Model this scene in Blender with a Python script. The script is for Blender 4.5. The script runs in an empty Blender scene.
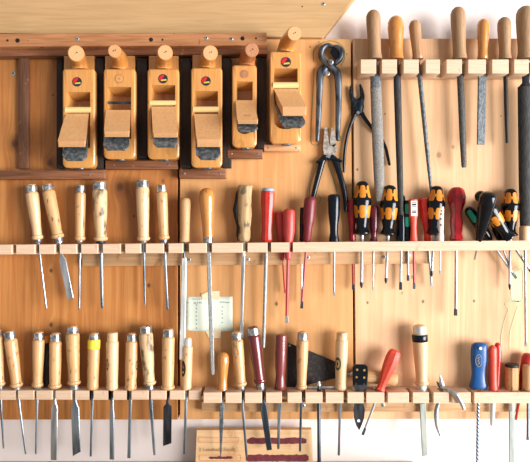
import bpy, bmesh, math
from mathutils import Vector, Matrix
PI = math.pi
SC = bpy.context.scene
COL = SC.collection

# ------------------------------------------------------------------ frame of reference
# the tool wall stands in the plane y = 0 and faces -y; t is the distance out from the boards
S, D, ZC, CX, CY = .00225, 1.3, 1.25, 265.0, 231.0
def kk(t): return S * (1 - t / D)
def P(px, py, t=0.0):
    k = kk(t)
    return Vector(((px - CX) * k, -t, ZC - (py - CY) * k))

# ------------------------------------------------------------------ materials
def nodes(name):
    m = bpy.data.materials.new(name); m.use_nodes = True
    nt = m.node_tree
    return m, nt, nt.nodes['Principled BSDF']
def lin(c):
    return tuple(((v / 255) / 12.92 if v / 255 <= .04045 else ((v / 255 + .055) / 1.055) ** 2.4) for v in c) + (1,)
def mth(nt, op, a, b=None, c=None):
    n = nt.nodes.new('ShaderNodeMath'); n.operation = op
    for i, v in enumerate((a, b, c)):
        if v is None: continue
        if isinstance(v, (int, float)): n.inputs[i].default_value = v
        else: nt.links.new(v, n.inputs[i])
    return n.outputs[0]
def mixc(nt, fac, a, b, mode='MIX'):
    n = nt.nodes.new('ShaderNodeMix'); n.data_type = 'RGBA'; n.blend_type = mode
    for i, v in ((0, fac), (6, a), (7, b)):
        if isinstance(v, (int, float)): n.inputs[i].default_value = v
        elif isinstance(v, tuple): n.inputs[i].default_value = v
        else: nt.links.new(v, n.inputs[i])
    return n.outputs[2]
def sstep(nt, v, lo, hi, o0=0.0, o1=1.0):
    n = nt.nodes.new('ShaderNodeMapRange'); n.interpolation_type = 'SMOOTHSTEP'
    nt.links.new(v, n.inputs[0])
    for i, x in enumerate((lo, hi, o0, o1)): n.inputs[i + 1].default_value = x
    return n.outputs[0]
def coords(nt, scale, rnd=True):
    tc = nt.nodes.new('ShaderNodeTexCoord')
    mp = nt.nodes.new('ShaderNodeMapping'); mp.inputs['Scale'].default_value = scale
    src = tc.outputs['Object']
    if rnd:
        oi = nt.nodes.new('ShaderNodeObjectInfo')
        va = nt.nodes.new('ShaderNodeVectorMath'); va.operation = 'ADD'
        sc = mth(nt, 'MULTIPLY', oi.outputs['Random'], 7.3)
        cb = nt.nodes.new('ShaderNodeCombineXYZ'); nt.links.new(sc, cb.inputs[0]); nt.links.new(sc, cb.inputs[2])
        nt.links.new(src, va.inputs[0]); nt.links.new(cb.outputs[0], va.inputs[1]); src = va.outputs[0]
    nt.links.new(src, mp.inputs['Vector'])
    return mp.outputs[0]
def noise(nt, vec, scale=1.0, detail=4, dist=0.0):
    n = nt.nodes.new('ShaderNodeTexNoise'); n.inputs['Scale'].default_value = scale
    n.inputs['Detail'].default_value = detail; n.inputs['Distortion'].default_value = dist
    nt.links.new(vec, n.inputs['Vector'])
    return n.outputs[0]
def bump(nt, bs, h, st=.2, dist=.001):
    b = nt.nodes.new('ShaderNodeBump'); b.inputs['Strength'].default_value = st; b.inputs['Distance'].default_value = dist
    nt.links.new(h, b.inputs['Height']); nt.links.new(b.outputs[0], bs.inputs['Normal'])

def wood(name, c0, c1, axis='z', rough=.5, fine=260, spots=None, spot_amt=.56, spot_scale=90, coat=0.0, soft=.1):
    m, nt, bs = nodes(name)
    sc = {'z': (fine, fine, fine * .05), 'x': (fine * .05, fine, fine), 'y': (fine, fine * .05, fine)}[axis]
    g = noise(nt, coords(nt, sc), 1, 4, .6)
    col = mixc(nt, sstep(nt, g, .3, .7), lin(c0), lin(c1))
    if spots:
        s = noise(nt, coords(nt, (1, 1, .5)), spot_scale, 3)
        col = mixc(nt, sstep(nt, s, spot_amt, spot_amt + soft), col, lin(spots))
    nt.links.new(col, bs.inputs['Base Color']); bs.inputs['Roughness'].default_value = rough
    if coat: bs.inputs['Coat Weight'].default_value = coat; bs.inputs['Coat Roughness'].default_value = .15
    bump(nt, bs, g, .12)
    return m
def plain(name, c, rough=.45, metal=0.0, var=.12, scale=60, bmp=0.0, trans=0.0, spec=.5):
    m, nt, bs = nodes(name)
    n = noise(nt, coords(nt, (1, 1, 1)), scale, 4)
    a = lin(c); b = tuple(v * (1 - var) for v in a[:3]) + (1,); d = tuple(min(1, v * (1 + var)) for v in a[:3]) + (1,)
    nt.links.new(mixc(nt, sstep(nt, n, .3, .7), b, d), bs.inputs['Base Color'])
    bs.inputs['Roughness'].default_value = rough; bs.inputs['Metallic'].default_value = metal
    bs.inputs['Transmission Weight'].default_value = trans; bs.inputs['Specular IOR Level'].default_value = spec
    if bmp: bump(nt, bs, n, bmp)
    return m
def steel(name, c0, c1, rough=.38, metal=.85, scale=70, st=(1, 1, .15), lo=.35, hi=.65, bmp=0.0, bscale=900):
    m, nt, bs = nodes(name)
    n = noise(nt, coords(nt, st), scale, 4, .3)
    nt.links.new(mixc(nt, sstep(nt, n, lo, hi), lin(c0), lin(c1)), bs.inputs['Base Color'])
    bs.inputs['Roughness'].default_value = rough; bs.inputs['Metallic'].default_value = metal
    if bmp:
        h = noise(nt, coords(nt, (1, 1, 1)), bscale, 1); bump(nt, bs, h, bmp, .002)
    return m
def pine(name, c0, c1, dark, knots, stave=.095, seed=0.0):
    """knotty board; knots = [(x, z, radius, ring strength)] in the board's own coordinates"""
    m, nt, bs = nodes(name)
    tc = nt.nodes.new('ShaderNodeTexCoord'); sp = nt.nodes.new('ShaderNodeSeparateXYZ')
    nt.links.new(tc.outputs['Object'], sp.inputs[0]); X, Z = sp.outputs[0], sp.outputs[2]
    xs = mth(nt, 'FLOOR', mth(nt, 'DIVIDE', mth(nt, 'ADD', X, 5 + seed), stave))
    wn = nt.nodes.new('ShaderNodeTexWhiteNoise'); wn.noise_dimensions = '1D'; nt.links.new(xs, wn.inputs['W'])
    tone = wn.outputs['Value']
    warp = None; core = None
    for (kx, kz, r, w) in knots:
        dx = mth(nt, 'SUBTRACT', X, kx); dz = mth(nt, 'MULTIPLY', mth(nt, 'SUBTRACT', Z, kz), .8)
        d = mth(nt, 'SQRT', mth(nt, 'ADD', mth(nt, 'MULTIPLY', dx, dx), mth(nt, 'MULTIPLY', dz, dz)))
        c = sstep(nt, d, r * .35, r * 1.15, .75 if r > .007 else (.85 if w > .75 or w == 0 else .5), 0)
        core = c if core is None else mth(nt, 'MAXIMUM', core, c)
        if w > 0:
            q = mth(nt, 'DIVIDE', d, r * 2.2)
            e = mth(nt, 'MULTIPLY', mth(nt, 'EXPONENT', mth(nt, 'MULTIPLY', mth(nt, 'MULTIPLY', q, q), -1.0)), w * r * 2.4)
            warp = e if warp is None else mth(nt, 'ADD', warp, e)
    vx = X if warp is None else mth(nt, 'ADD', X, warp)
    cb = nt.nodes.new('ShaderNodeCombineXYZ')
    nt.links.new(mth(nt, 'ADD', mth(nt, 'MULTIPLY', vx, 62), mth(nt, 'MULTIPLY', tone, 9)), cb.inputs[0])
    nt.links.new(mth(nt, 'MULTIPLY', Z, 2.6), cb.inputs[2]); cb.inputs[1].default_value = seed
    g = noise(nt, cb.outputs[0], 1, 3, 1.1)
    cb2 = nt.nodes.new('ShaderNodeCombineXYZ')
    nt.links.new(mth(nt, 'MULTIPLY', vx, 420), cb2.inputs[0]); nt.links.new(mth(nt, 'MULTIPLY', Z, 9), cb2.inputs[2])
    f = noise(nt, cb2.outputs[0], 1, 3, .3)
    col = mixc(nt, sstep(nt, g, .3, .72), lin(c0), lin(c1))
    col = mixc(nt, mth(nt, 'MULTIPLY', sstep(nt, f, .45, .75), .28), col, lin(dark))
    col = mixc(nt, mth(nt, 'MULTIPLY', tone, .30), col, lin(c1))
    sm = noise(nt, coords(nt, (1, 1, .6), False), 9, 3)
    col = mixc(nt, mth(nt, 'MULTIPLY', sstep(nt, sm, .45, .75), .34), col, lin(dark))
    if warp is not None:
        ring = sstep(nt, warp, .004, .018, 0, .55)
        col = mixc(nt, ring, col, lin(dark))
    if core is not None:
        col = mixc(nt, mth(nt, 'MULTIPLY', core, .9), col, lin((52, 30, 20)))
    nt.links.new(col, bs.inputs['Base Color']); bs.inputs['Roughness'].default_value = .55
    bump(nt, bs, g, .08)
    return m

M = {}
M['plaster'] = plain('plaster', (234, 224, 219), .9, 0, .02, 12)
M['fibreboard'] = wood('fibreboard', (176, 140, 94), (188, 152, 106), 'x', .8, 160, (150, 112, 70), .68, 420)
M['rail'] = wood('rail_wood', (158, 104, 62), (184, 128, 84), 'x', .55, 240, (128, 80, 48), .62, 60)
M['ledge'] = wood('ledge_wood', (108, 66, 42), (142, 92, 60), 'x', .6, 240, (172, 128, 92), .66, 120)
M['ledge_pale'] = wood('ledge_pale', (206, 150, 104), (226, 172, 124), 'x', .6, 200)
M['divider'] = wood('divider_wood', (88, 56, 38), (122, 80, 54), 'z', .7, 260, (156, 110, 76), .66, 130)
M['divider_shaded'] = wood('divider_shaded', (32, 26, 26), (48, 38, 34), 'z', .8, 200, (90, 74, 66), .7, 300)  # divider wood with the shade between the planes put into its colour
M['rack'] = wood('rack_beech', (206, 174, 144), (216, 188, 160), 'x', .55, 300, (196, 162, 130), .64, 80)
M['batten'] = wood('batten_wood', (188, 146, 104), (204, 164, 120), 'x', .6, 220, (166, 122, 82), .6, 40)
M['plane_wood'] = wood('plane_beech', (194, 134, 70), (206, 150, 84), 'z', .34, 300, (184, 122, 60), .62, 50, .35)
M['horn_wood'] = wood('horn_beech', (190, 126, 60), (204, 142, 74), 'z', .32, 200, (178, 110, 48), .6, 40, .4)
M['horn_dark'] = wood('horn_dark', (160, 98, 56), (178, 114, 68), 'z', .4, 200, (140, 82, 48), .6, 60, .3)
M['wedge_wood'] = wood('wedge_beech', (206, 152, 98), (216, 166, 112), 'z', .5, 200, (190, 134, 82), .66, 50)
M['end_grain'] = plain('end_grain', (198, 148, 100), .7, 0, .16, 700, .2)
M['end_dark'] = plain('end_grain_dark', (164, 112, 76), .7, 0, .25, 500, .2)
M['pin_wood'] = wood('pin_wood', (222, 190, 124), (236, 206, 142), 'x', .5, 200)
M['iron'] = steel('plane_iron', (72, 86, 96), (142, 154, 160), .42, .6, 130, (1, 1, 1), .35, .75)
M['beech'] = wood('beech_handle', (194, 146, 96), (210, 166, 116), 'z', .4, 320, (150, 104, 62), .6, 120, .25)
M['beech_pale'] = wood('beech_pale_handle', (204, 164, 118), (218, 184, 142), 'z', .42, 320, (170, 126, 82), .63, 110, .2)
M['beech_stained'] = wood('beech_stained', (200, 164, 116), (212, 180, 138), 'z', .5, 300, (90, 74, 52), .46, 60, .1, .2)
M['beech_dirty'] = wood('beech_dirty', (188, 142, 90), (200, 160, 110), 'z', .5, 300, (100, 74, 48), .58, 150, .1, .14)
M['file_wood'] = wood('file_handle_wood', (144, 110, 76), (162, 128, 92), 'z', .6, 500, (130, 96, 64), .62, 200)
M['file_pale'] = wood('file_handle_pale', (180, 138, 94), (196, 156, 110), 'z', .6, 420, (164, 120, 78), .62, 200)
M['streak_wood'] = wood('streaked_wood', (112, 70, 40), (186, 144, 100), 'z', .45, 70, None, .6, 60, .2)
M['orange_wood'] = wood('orange_lacquer', (180, 116, 50), (194, 134, 68), 'z', .26, 220, (160, 96, 40), .62, 90, .6)
M['bark_wood'] = wood('weathered_wood', (150, 118, 80), (190, 158, 114), 'z', .75, 200, (96, 84, 66), .5, 90, 0, .16)
M['bark'] = plain('dark_bark', (34, 26, 22), .9, 0, .4, 200, .4)
M['red_wood'] = wood('dark_red_lacquer', (92, 30, 34), (112, 40, 42), 'z', .3, 200, (70, 22, 26), .62, 90, .5)
M['redbrown'] = wood('red_brown_lacquer', (112, 44, 42), (130, 56, 52), 'z', .35, 220, (92, 34, 34), .6, 90, .4)
M['steel'] = steel('bright_steel', (150, 158, 164), (206, 210, 212), .33, .8)
M['steel_dark'] = steel('dark_steel', (52, 62, 72), (96, 108, 118), .42, .75)
M['steel_blade'] = steel('blade_steel', (84, 98, 110), (156, 168, 176), .36, .8)
M['steel_pale'] = steel('pale_steel', (186, 190, 186), (224, 226, 222), .45, .5, 120)
M['steel_black'] = steel('blackened_steel', (30, 32, 36), (58, 60, 64), .5, .55, 120)
M['hoop'] = steel('hoop_steel', (120, 126, 132), (214, 214, 212), .3, .85, 120, (1, 1, 1), .35, .7)
M['steel_grey'] = steel('grey_steel', (140, 150, 144), (170, 178, 170), .5, .3, 120)
M['rasp'] = steel('rasp_steel', (104, 102, 98), (152, 148, 140), .6, .5, 700, (1, 1, .5), .35, .7, .5, 900)
M['file'] = steel('file_steel', (56, 56, 54), (92, 90, 86), .55, .5, 500, (1, 1, .4), .35, .7, .3, 1200)
M['file_dark'] = steel('file_dark_steel', (34, 34, 34), (60, 58, 54), .55, .45, 400, (1, 1, .2), .35, .7, .2, 1200)
M['file_blue'] = steel('file_blue_steel', (76, 84, 90), (126, 132, 134), .5, .6, 300, (1, 1, .5), .35, .7, .3, 1200)
M['file_pale_steel'] = steel('file_pale_steel', (136, 142, 142), (176, 180, 178), .5, .5, 400, (1, 1, .4), .35, .7, .3, 1200)
M['pincer'] = steel('forged_steel', (34, 40, 48), (92, 98, 106), .42, .7, 90, (1, 1, .3))
M['plier'] = steel('plier_steel', (20, 30, 40), (64, 78, 90), .4, .65, 160, (1, 1, 1), .4, .75)
M['plier_pale'] = steel('plier_pale_steel', (140, 132, 122), (190, 182, 170), .45, .6, 160, (1, 1, 1))
M['scraper'] = steel('scraper_plate', (36, 32, 32), (70, 62, 58), .6, .3, 160, (1, 1, 1), .4, .8)
M['grip_dark'] = plain('dark_grip', (4, 17, 28), .2, 0, .2, 80, spec=.35)
M['black'] = plain('black_plastic', (5, 11, 17), .16, 0, .15, 80, spec=.35)
M['ink'] = plain('ink', (24, 22, 24), .8, 0, .1)
M['red'] = plain('red_plastic', (186, 46, 36), .28, 0, .1, 60)
M['red_dull'] = plain('dull_red_plastic', (176, 62, 56), .4, 0, .12, 60)
M['red_orange'] = plain('orange_red_plastic', (220, 74, 54), .42, 0, .1, 120, .1)
M['red_clear'] = plain('clear_red_plastic', (150, 20, 28), .14, 0, .2, 50)
M['red_clear_b'] = plain('clear_orange_red_plastic', (206, 52, 40), .2, 0, .2, 50)
M['maroon'] = plain('maroon_plastic', (112, 34, 42), .42, 0, .15, 60)
M['maroon_clear'] = plain('clear_maroon_plastic', (92, 20, 40), .16, 0, .25, 70)
M['red_sleeve'] = plain('red_sleeve', (190, 62, 58), .4, 0, .1)
M['pink_sleeve'] = plain('faded_red_sleeve', (176, 84, 84), .45, 0, .12)
M['cap_grey'] = plain('grey_cap', (134, 158, 172), .5, 0, .08)
M['yellow'] = plain('yellow_plastic', (206, 126, 26), .4, 0, .08)
M['yellow_paint'] = plain('yellow_paint', (232, 210, 60), .5, 0, .1)
M['green'] = plain('green_plastic', (16, 160, 124), .3, 0, .1)
M['green_ink'] = plain('green_ink', (58, 120, 74), .8, 0, .15)
M['green_emblem'] = plain('green_emblem', (52, 66, 48), .6, 0, .3, 500)
M['mint'] = plain('mint_chalk', (188, 204, 166), .9, 0, .05, 60)
M['white'] = plain('white_plastic', (236, 232, 226), .4, 0, .03)
M['clear'] = plain('clear_plastic', (226, 216, 208), .2, 0, .08, 140)
M['blue'] = plain('blue_plastic', (6, 76, 138), .32, 0, .12, 60)
M['paper'] = plain('paper', (216, 226, 210), .9, 0, .03, 30)
M['paper_ink'] = plain('paper_ink', (84, 128, 108), .9, 0, .1)
M['tape'] = plain('masking_tape', (226, 206, 168), .8, 0, .05)
M['badge_red'] = plain('badge_red', (190, 34, 34), .4, 0, .05)
M['badge_yellow'] = plain('badge_yellow', (206, 176, 44), .5, 0, .05)
M['badge_dark'] = plain('badge_dark', (26, 36, 54), .4, 0, .05)
M['brass'] = steel('brass', (190, 140, 70), (226, 186, 112), .3, .8)
M['screw'] = steel('screw_zinc', (150, 164, 170), (206, 214, 214), .35, .7)
M['hole'] = plain('hole_shadow', (22, 16, 14), .95, 0, .1)
M['sample'] = wood('sample_board_wood', (226, 182, 132), (236, 198, 150), 'x', .7, 160, (214, 166, 114), .6, 40)
M['stain'] = plain('maroon_stain', (116, 44, 54), .6, 0, .2, 120)
M['orange_pen'] = plain('orange_pen', (226, 158, 112), .8, 0, .1)
M['pencil'] = plain('pencil', (176, 142, 108), .9, 0, .1)
M['bench'] = plain('bench_top', (186, 172, 150), .7, 0, .3, 300)
def _spiral():
    m, nt, bs = nodes('spiral_blue_shaft')
    tc = nt.nodes.new('ShaderNodeTexCoord'); sp = nt.nodes.new('ShaderNodeSeparateXYZ'); nt.links.new(tc.outputs['Object'], sp.inputs[0])
    a = mth(nt, 'ARCTAN2', sp.outputs[1], sp.outputs[0])
    s = mth(nt, 'SINE', mth(nt, 'ADD', mth(nt, 'MULTIPLY', a, 2.0), mth(nt, 'MULTIPLY', sp.outputs[2], 2 * PI / .0085 * 1.0)))
    nt.links.new(mixc(nt, sstep(nt, s, -.2, .2), lin((28, 70, 110)), lin((196, 206, 208))), bs.inputs['Base Color'])
    bs.inputs['Roughness'].default_value = .4; bs.inputs['Metallic'].default_value = .4
    return m
M['spiral'] = _spiral()

# ------------------------------------------------------------------ mesh builder
class MB:
    def __init__(s, off=None): s.v = []; s.f = []; s.m = []; s.off = off or Vector((0, 0, 0))
    def ring(s, pts):
        i = len(s.v); s.v += [Vector(p) for p in pts]; return list(range(i, i + len(pts)))
    def face(s, idx, m=0): s.f.append(tuple(idx)); s.m.append(m)
    def bridge(s, a, b, m=0):
        n = len(a)
        for i in range(n): s.face((a[i], a[(i + 1) % n], b[(i + 1) % n], b[i]), m)
    def loft(s, rings, cap0=True, cap1=True, m=0, m0=None, m1=None):
        R = [s.ring(r) for r in rings]
        for a, b in zip(R, R[1:]): s.bridge(a, b, m)
        if cap0: s.face(R[0], m if m0 is None else m0)
        if cap1: s.face(R[-1], m if m1 is None else m1)
        return R
    def lathe(s, prof, seg=20, m=0, sx=1, sy=1, cx=0, cy=0, ph=0, mats=None):
        """prof = [(z, r)] round local z"""
        rings = []
        for z, r in prof:
            r = max(r, 1e-5)
            rings.append(s.ring([(cx + sx * r * math.cos(ph + 2 * PI * i / seg), cy + sy * r * math.sin(ph + 2 * PI * i / seg), z) for i in range(seg)]))
        for j, (a, b) in enumerate(zip(rings, rings[1:])): s.bridge(a, b, mats[j] if mats else m)
        s.face(rings[0], mats[0] if mats else m); s.face(rings[-1], mats[-1] if mats else m)
    def box(s, x0, y0, x1, y1, t0, t1, bev=.35, m=0, rad=.3, mf=None):
        """prism whose FRONT outline is the given pixel box seen at depth t1"""
        b = bev * S
        f = rr(x0, y0, x1, y1, rad, 2, t1); fi = rr(x0 + bev, y0 + bev, x1 - bev, y1 - bev, rad, 2, t1)
        def at(r, t): return [Vector((p.x, -t, p.z)) for p in r]
        s.loft([at(f, t0), at(f, t1 - b), at(fi, t1)], m=m, m1=mf)
    def tube(s, pts, rad, seg=10, ref=(0, 1, 0), m=0, caps=True, m1=None):
        ref = Vector(ref); n = len(pts); rings = []
        def ringat(p, T, r):
            a = (ref - ref.dot(T) * T).normalized(); b = T.cross(a)
            return [p + a * (r[0] * math.cos(2 * PI * i / seg)) + b * (r[1] * math.sin(2 * PI * i / seg)) for i in range(seg)]
        Ts = []
        for i in range(n):
            d = pts[min(i + 1, n - 1)] - pts[max(i - 1, 0)]; Ts.append(d.normalized())
        R = [(q, q) if isinstance(q, (int, float)) else q for q in rad]
        if caps:
            e = R[0]; rings.append(ringat(pts[0] - Ts[0] * min(e) * .45, Ts[0], (e[0] * .55, e[1] * .55)))
        for p, T, r in zip(pts, Ts, R): rings.append(ringat(p, T, r))
        if caps:
            e = R[-1]; rings.append(ringat(pts[-1] + Ts[-1] * min(e) * .45, Ts[-1], (e[0] * .55, e[1] * .55)))
        s.loft(rings, m=m, m1=m1)
    def prism(s, pts, t0, t1, m=0):
        """flat plate: pixel outline seen at depth t1"""
        f = [P(x, y, t1) for x, y in pts]
        s.loft([[Vector((p.x, -t0, p.z)) for p in f], f], m=m)
    def disc(s, px, py, t, r, th=.0006, seg=16, m=0, ry=None):
        c = P(px, py, t); k = kk(t); ry = ry or r
        a = [c + Vector((r * k * math.cos(2 * PI * i / seg), 0, ry * k * math.sin(2 * PI * i / seg))) for i in range(seg)]
        s.loft([[p + Vector((0, th, 0)) for p in a], a], m=m)
    def patch(s, rf, a0, z0, hw, hh, m, lift=.00022, sx=1, sy=1, e=.5):
        """rounded patch lying on a lathe of radius rf(z); hw, hh half sizes in metres"""
        pts = []
        ring = []
        N = 20
        def on(u, w, l):
            z = z0 + w; r = rf(z) + l; a = a0 + u / max(rf(z0), .001)
            return Vector((sx * r * math.sin(a), -sy * r * math.cos(a), z))
        rings = []
        for q in (1.0, .66, .33):
            rg = []
            for i in range(N):
                th = 2 * PI * i / N
                u = math.copysign(abs(math.cos(th)) ** e, math.cos(th)); w = math.copysign(abs(math.sin(th)) ** e, math.sin(th))
                rg.append(on(u * hw * q, w * hh * q, lift))
            rings.append(rg)
        rim = []
        for i in range(N):
            th = 2 * PI * i / N
            u = math.copysign(abs(math.cos(th)) ** e, math.cos(th)); w = math.copysign(abs(math.sin(th)) ** e, math.sin(th))
            rim.append(on(u * hw, w * hh, -.0003))
        s.loft([rim] + rings, cap0=False, cap1=True, m=m)
    def build(s, name, mats, parent=None, loc=None, sharp=38):
        me = bpy.data.meshes.new(name)
        me.from_pydata([tuple(v - s.off) for v in s.v], [], s.f)
        if not isinstance(mats, (list, tuple)): mats = [mats]
        for x in mats: me.materials.append(M[x] if isinstance(x, str) else x)
        me.polygons.foreach_set('material_index', s.m)
        bm = bmesh.new(); bm.from_mesh(me); bmesh.ops.recalc_face_normals(bm, faces=bm.faces); bm.to_mesh(me); bm.free()
        me.shade_smooth(); me.set_sharp_from_angle(angle=math.radians(sharp))
        o = bpy.data.objects.new(name, me); COL.objects.link(o)
        if parent: o.parent = parent
        if loc is not None: o.location = loc
        return o

def rr(x0, y0, x1, y1, r, n, t, rb=None):
    """rounded rectangle in pixels at depth t; r = top corner radius, rb = bottom corner radius"""
    rb = r if rb is None else rb
    pts = []
    for cx, cy, q, a in ((x1 - r, y0 + r, r, -90), (x1 - rb, y1 - rb, rb, 0), (x0 + rb, y1 - rb, rb, 90), (x0 + r, y0 + r, r, 180)):
        for i in range(n + 1):
            th = math.radians(a + 90 * i / n); pts.append(P(cx + q * math.cos(th), cy + q * math.sin(th), t))
    return pts
def sm(pts, n=6):
    """Catmull-Rom through tuples"""
    out = []
    for i in range(len(pts) - 1):
        p0, p1, p2, p3 = pts[max(i - 1, 0)], pts[i], pts[i + 1], pts[min(i + 2, len(pts) - 1)]
        for j in range(n):
            u = j / n
            out.append(tuple(.5 * (2 * b + (c - a) * u + (2 * a - 5 * b + 4 * c - d) * u * u + (3 * b - a - 3 * c + d) * u ** 3) for a, b, c, d in zip(p0, p1, p2, p3)))
    out.append(tuple(pts[-1])); return out
def tag(o, label=None, cat=None, group=None, kind=None):
    if label: o['label'] = label
    if cat: o['category'] = cat
    if group: o['group'] = group
    if kind: o['kind'] = kind
    return o
def empty(name, loc, label, cat, group=None, rot=0.0):
    o = bpy.data.objects.new(name, None); COL.objects.link(o); o.empty_display_size = .02
    o.location = loc; o.rotation_euler = (0, rot, 0)
    return tag(o, label, cat, group)
def screw(px, py, t, parent, off, r=1.9, mat='screw', name='screw'):
    b = MB(off); k = kk(t); c = P(px, py, t)
    rings = []
    for q, h in ((1, 0.0004), (1, -.0006), (.8, -.0011), (.42, -.0012)):
        rings.append([c + Vector((q * r * k * math.cos(2 * PI * i / 14), h, q * r * k * math.sin(2 * PI * i / 14))) for i in range(14)])
    R = b.loft(rings, cap1=False, m=0)
    dp = b.ring([c + Vector((.4 * r * k * math.cos(2 * PI * i / 14), -.0002, .4 * r * k * math.sin(2 * PI * i / 14))) for i in range(14)])
    b.bridge(R[-1], dp, 1); b.face(dp, 1)
    return b.build(name, [mat, 'hole'], parent)
def hole(px, py, t, parent, off, r=1.3, name='screw_hole'):
    b = MB(off); b.disc(px, py, t + .0003, r, .0008); return b.build(name, 'hole', parent)

class Tool:
    """a straight tool: root at its tip, local z up its axis; profiles are (image row, radius in rows)"""
    def __init__(s, name, label, cat, top, tip, t=.026, group=None, roll=0.0, ttop=None):
        A, B = P(*top, t if ttop is None else ttop), P(*tip, t); d = A - B
        s.L = d.length; s.y0, s.y1 = tip[1], top[1]; s.k = kk(t); s.hz = False
        s.root = empty(name, B, label, cat, group); s.handle = None
        z = d.normalized(); x = Vector((0, 1, 0)).cross(z).normalized(); y = z.cross(x)
        q = Matrix((x, y, z)).transposed().to_4x4() @ Matrix.Rotation(roll, 4, 'Z')
        s.root.rotation_euler = q.to_euler()
    def z(s, py): return (s.y0 - py) / (s.y0 - s.y1) * s.L
    def prof(s, pr): return sorted([(s.z(y), r * s.k) for y, r in pr])
    def rf(s, pr):
        q = s.prof(pr)
        def f(z):
            for (a, ra), (b, rb) in zip(q, q[1:]):
                if a <= z <= b: return ra + (rb - ra) * (z - a) / max(b - a, 1e-6)
            return q[0][1] if z < q[0][0] else q[-1][1]
        return f
    def lathe(s, name, pr, mat, seg=22, sx=1, sy=1, parent=None, smooth=True, ph=0, sharp=38):
        b = MB(); b.lathe(s.prof(pr), seg, 0, sx, sy, ph=ph)
        sub = name in ('hoop', 'band', 'paint_band', 'cap', 'crown', 'collar') and s.handle
        o = b.build(name, mat, parent or s.handle if sub else (parent or s.root), sharp=sharp)
        if name == 'handle': s.handle = o
        return o
    def blade(s, name, secs, mat, parent=None, bev=.25):
        """secs = (row, half width, half thickness[, dx])"""
        b = MB(); rings = []
        for q in sorted(secs, key=lambda q: -q[0]):
            y, w, h = q[:3]; dx = q[3] if len(q) > 3 else 0; y2 = q[4] if len(q) > 4 else y
            k = s.k; w *= k; h *= k; dx *= k; c = min(w, h) * bev * 2
            z, z2 = s.z(y), s.z(y2)
            pts = [(-w, -h + c), (-w + c, -h), (w - c, -h), (w, -h + c), (w, h - c), (w - c, h), (-w + c, h), (-w, h - c)]
            rings.append([(x + dx, yy, z + (z2 - z) * (x + w) / (2 * w)) for x, yy in pts])
        b.loft(rings); return b.build(name, mat, parent or s.root)
    def emblem(s, pr, a0, row, hw, hh, mats=('green_emblem', 'beech')):
        b = MB(); f = s.rf(pr); k = s.k
        b.patch(f, a0, s.z(row), hw * k, hh * k, 0, e=1); b.patch(f, a0, s.z(row), hw * .62 * k, hh * .62 * k, 1, lift=.0004, e=1)
        b.patch(f, a0, s.z(row), hw * .3 * k, hh * .3 * k, 0, lift=.0006, e=1)
        return b.build('emblem', list(mats), s.handle or s.root)

# ================================================================== the setting
b = MB(); W0 = .034
def wbox(b, x0, x1, y0, y1, z0, z1):
    b.loft([[(x0, y0, z0), (x1, y0, z0), (x1, y1, z0), (x0, y1, z0)], [(x0, y0, z1), (x1, y0, z1), (x1, y1, z1), (x0, y1, z1)]])
wbox(b, -1.5, 1.5, W0, W0 + .1, 0, 2.5)
tag(b.build('wall_back', 'plaster'), 'white plastered wall behind the tool boards', 'wall', kind='structure')
b = MB(); wbox(b, -1.5, 1.5, -3.2, W0 + .1, -.08, 0)
tag(b.build('floor', 'bench'), 'workshop floor', 'floor', kind='structure')
zb = P(0, 460.9, -W0).z
R0 = P(170, 461, 0); R0.z = 0
bt = empty('workbench', R0, 'speckled bench top along the foot of the white wall', 'workbench')
b = MB(R0); xr = P(418.5, 0, 0).x
wbox(b, -1.4, xr, -.62, W0 - .004, zb - .04, zb); b.build('worktop', 'bench', bt)
for lx in (-1.3, xr - .12):
    for ly in (-.58, -.08):
        b = MB(R0); wbox(b, lx, lx + .07, ly, ly + .07, 0, zb - .04); b.build('leg', 'ledge', bt)

# boards
PK = {}
def panel(label, x0, y0, x1, y1, c0, c1, dark, knots, seed, sl=0, sr=0):
    o3 = P((x0 + x1) / 2, y1, 0)
    kn = [(P(x, 0, 0).x - o3.x, P(0, y, 0).z - o3.z, r * S, w) for x, y, r, w in knots]
    m = pine('knotty_pine', c0, c1, dark, kn, seed=seed)
    r = empty('pine_board', o3, label, 'board', 'pine boards of the tool wall')
    b = MB(o3); q = [(x0, y0), (x1, y0), (x1 + sr, y1), (x0 + sl, y1)]
    f = [P(x, y, 0) for x, y in q]; fi = [P(x + a, y + c, 0) for (x, y), (a, c) in zip(q, ((.35, .35), (-.35, .35), (-.35, -.35), (.35, -.35)))]
    b.loft([[Vector((p.x, W0 - .0005, p.z)) for p in f], [Vector((p.x, .0008, p.z)) for p in f], fi]); b.build('board', m, r)
    return r, o3
pl, pl0 = panel('knotty orange pine back board at the left, behind the planes and most chisels', -40, 48, 177.6, 419.6,
    (164, 98, 42), (194, 132, 70), (116, 66, 28),
    [(14.6, 143.6, 4, 1), (49.7, 163, 3.6, 1), (51, 270.6, 2, .8), (120, 187, 4.6, .9), (134, 216, 1.4, 0), (163, 181, 2.2, .6), (148.7, 285.4, 2.2, .8), (51, 324.8, 2.4, .9), (66, 151, 1.5, 0), (53, 95, 1.2, 0)], .1)
pm, pm0 = panel('paler pine back board in the middle, with the taped paper note', 179.9, 39, 350.6, 419.2,
    (200, 144, 86), (212, 160, 104), (166, 108, 58),
    [(276.4, 303.8, 2.0, .8), (206, 322, 1.0, .0), (310, 47, 1, 0), (200.4, 293.6, .8, 0), (318.8, 42, .9, 0), (347, 54, .9, 0)], .37, 0, 3.1)
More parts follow.
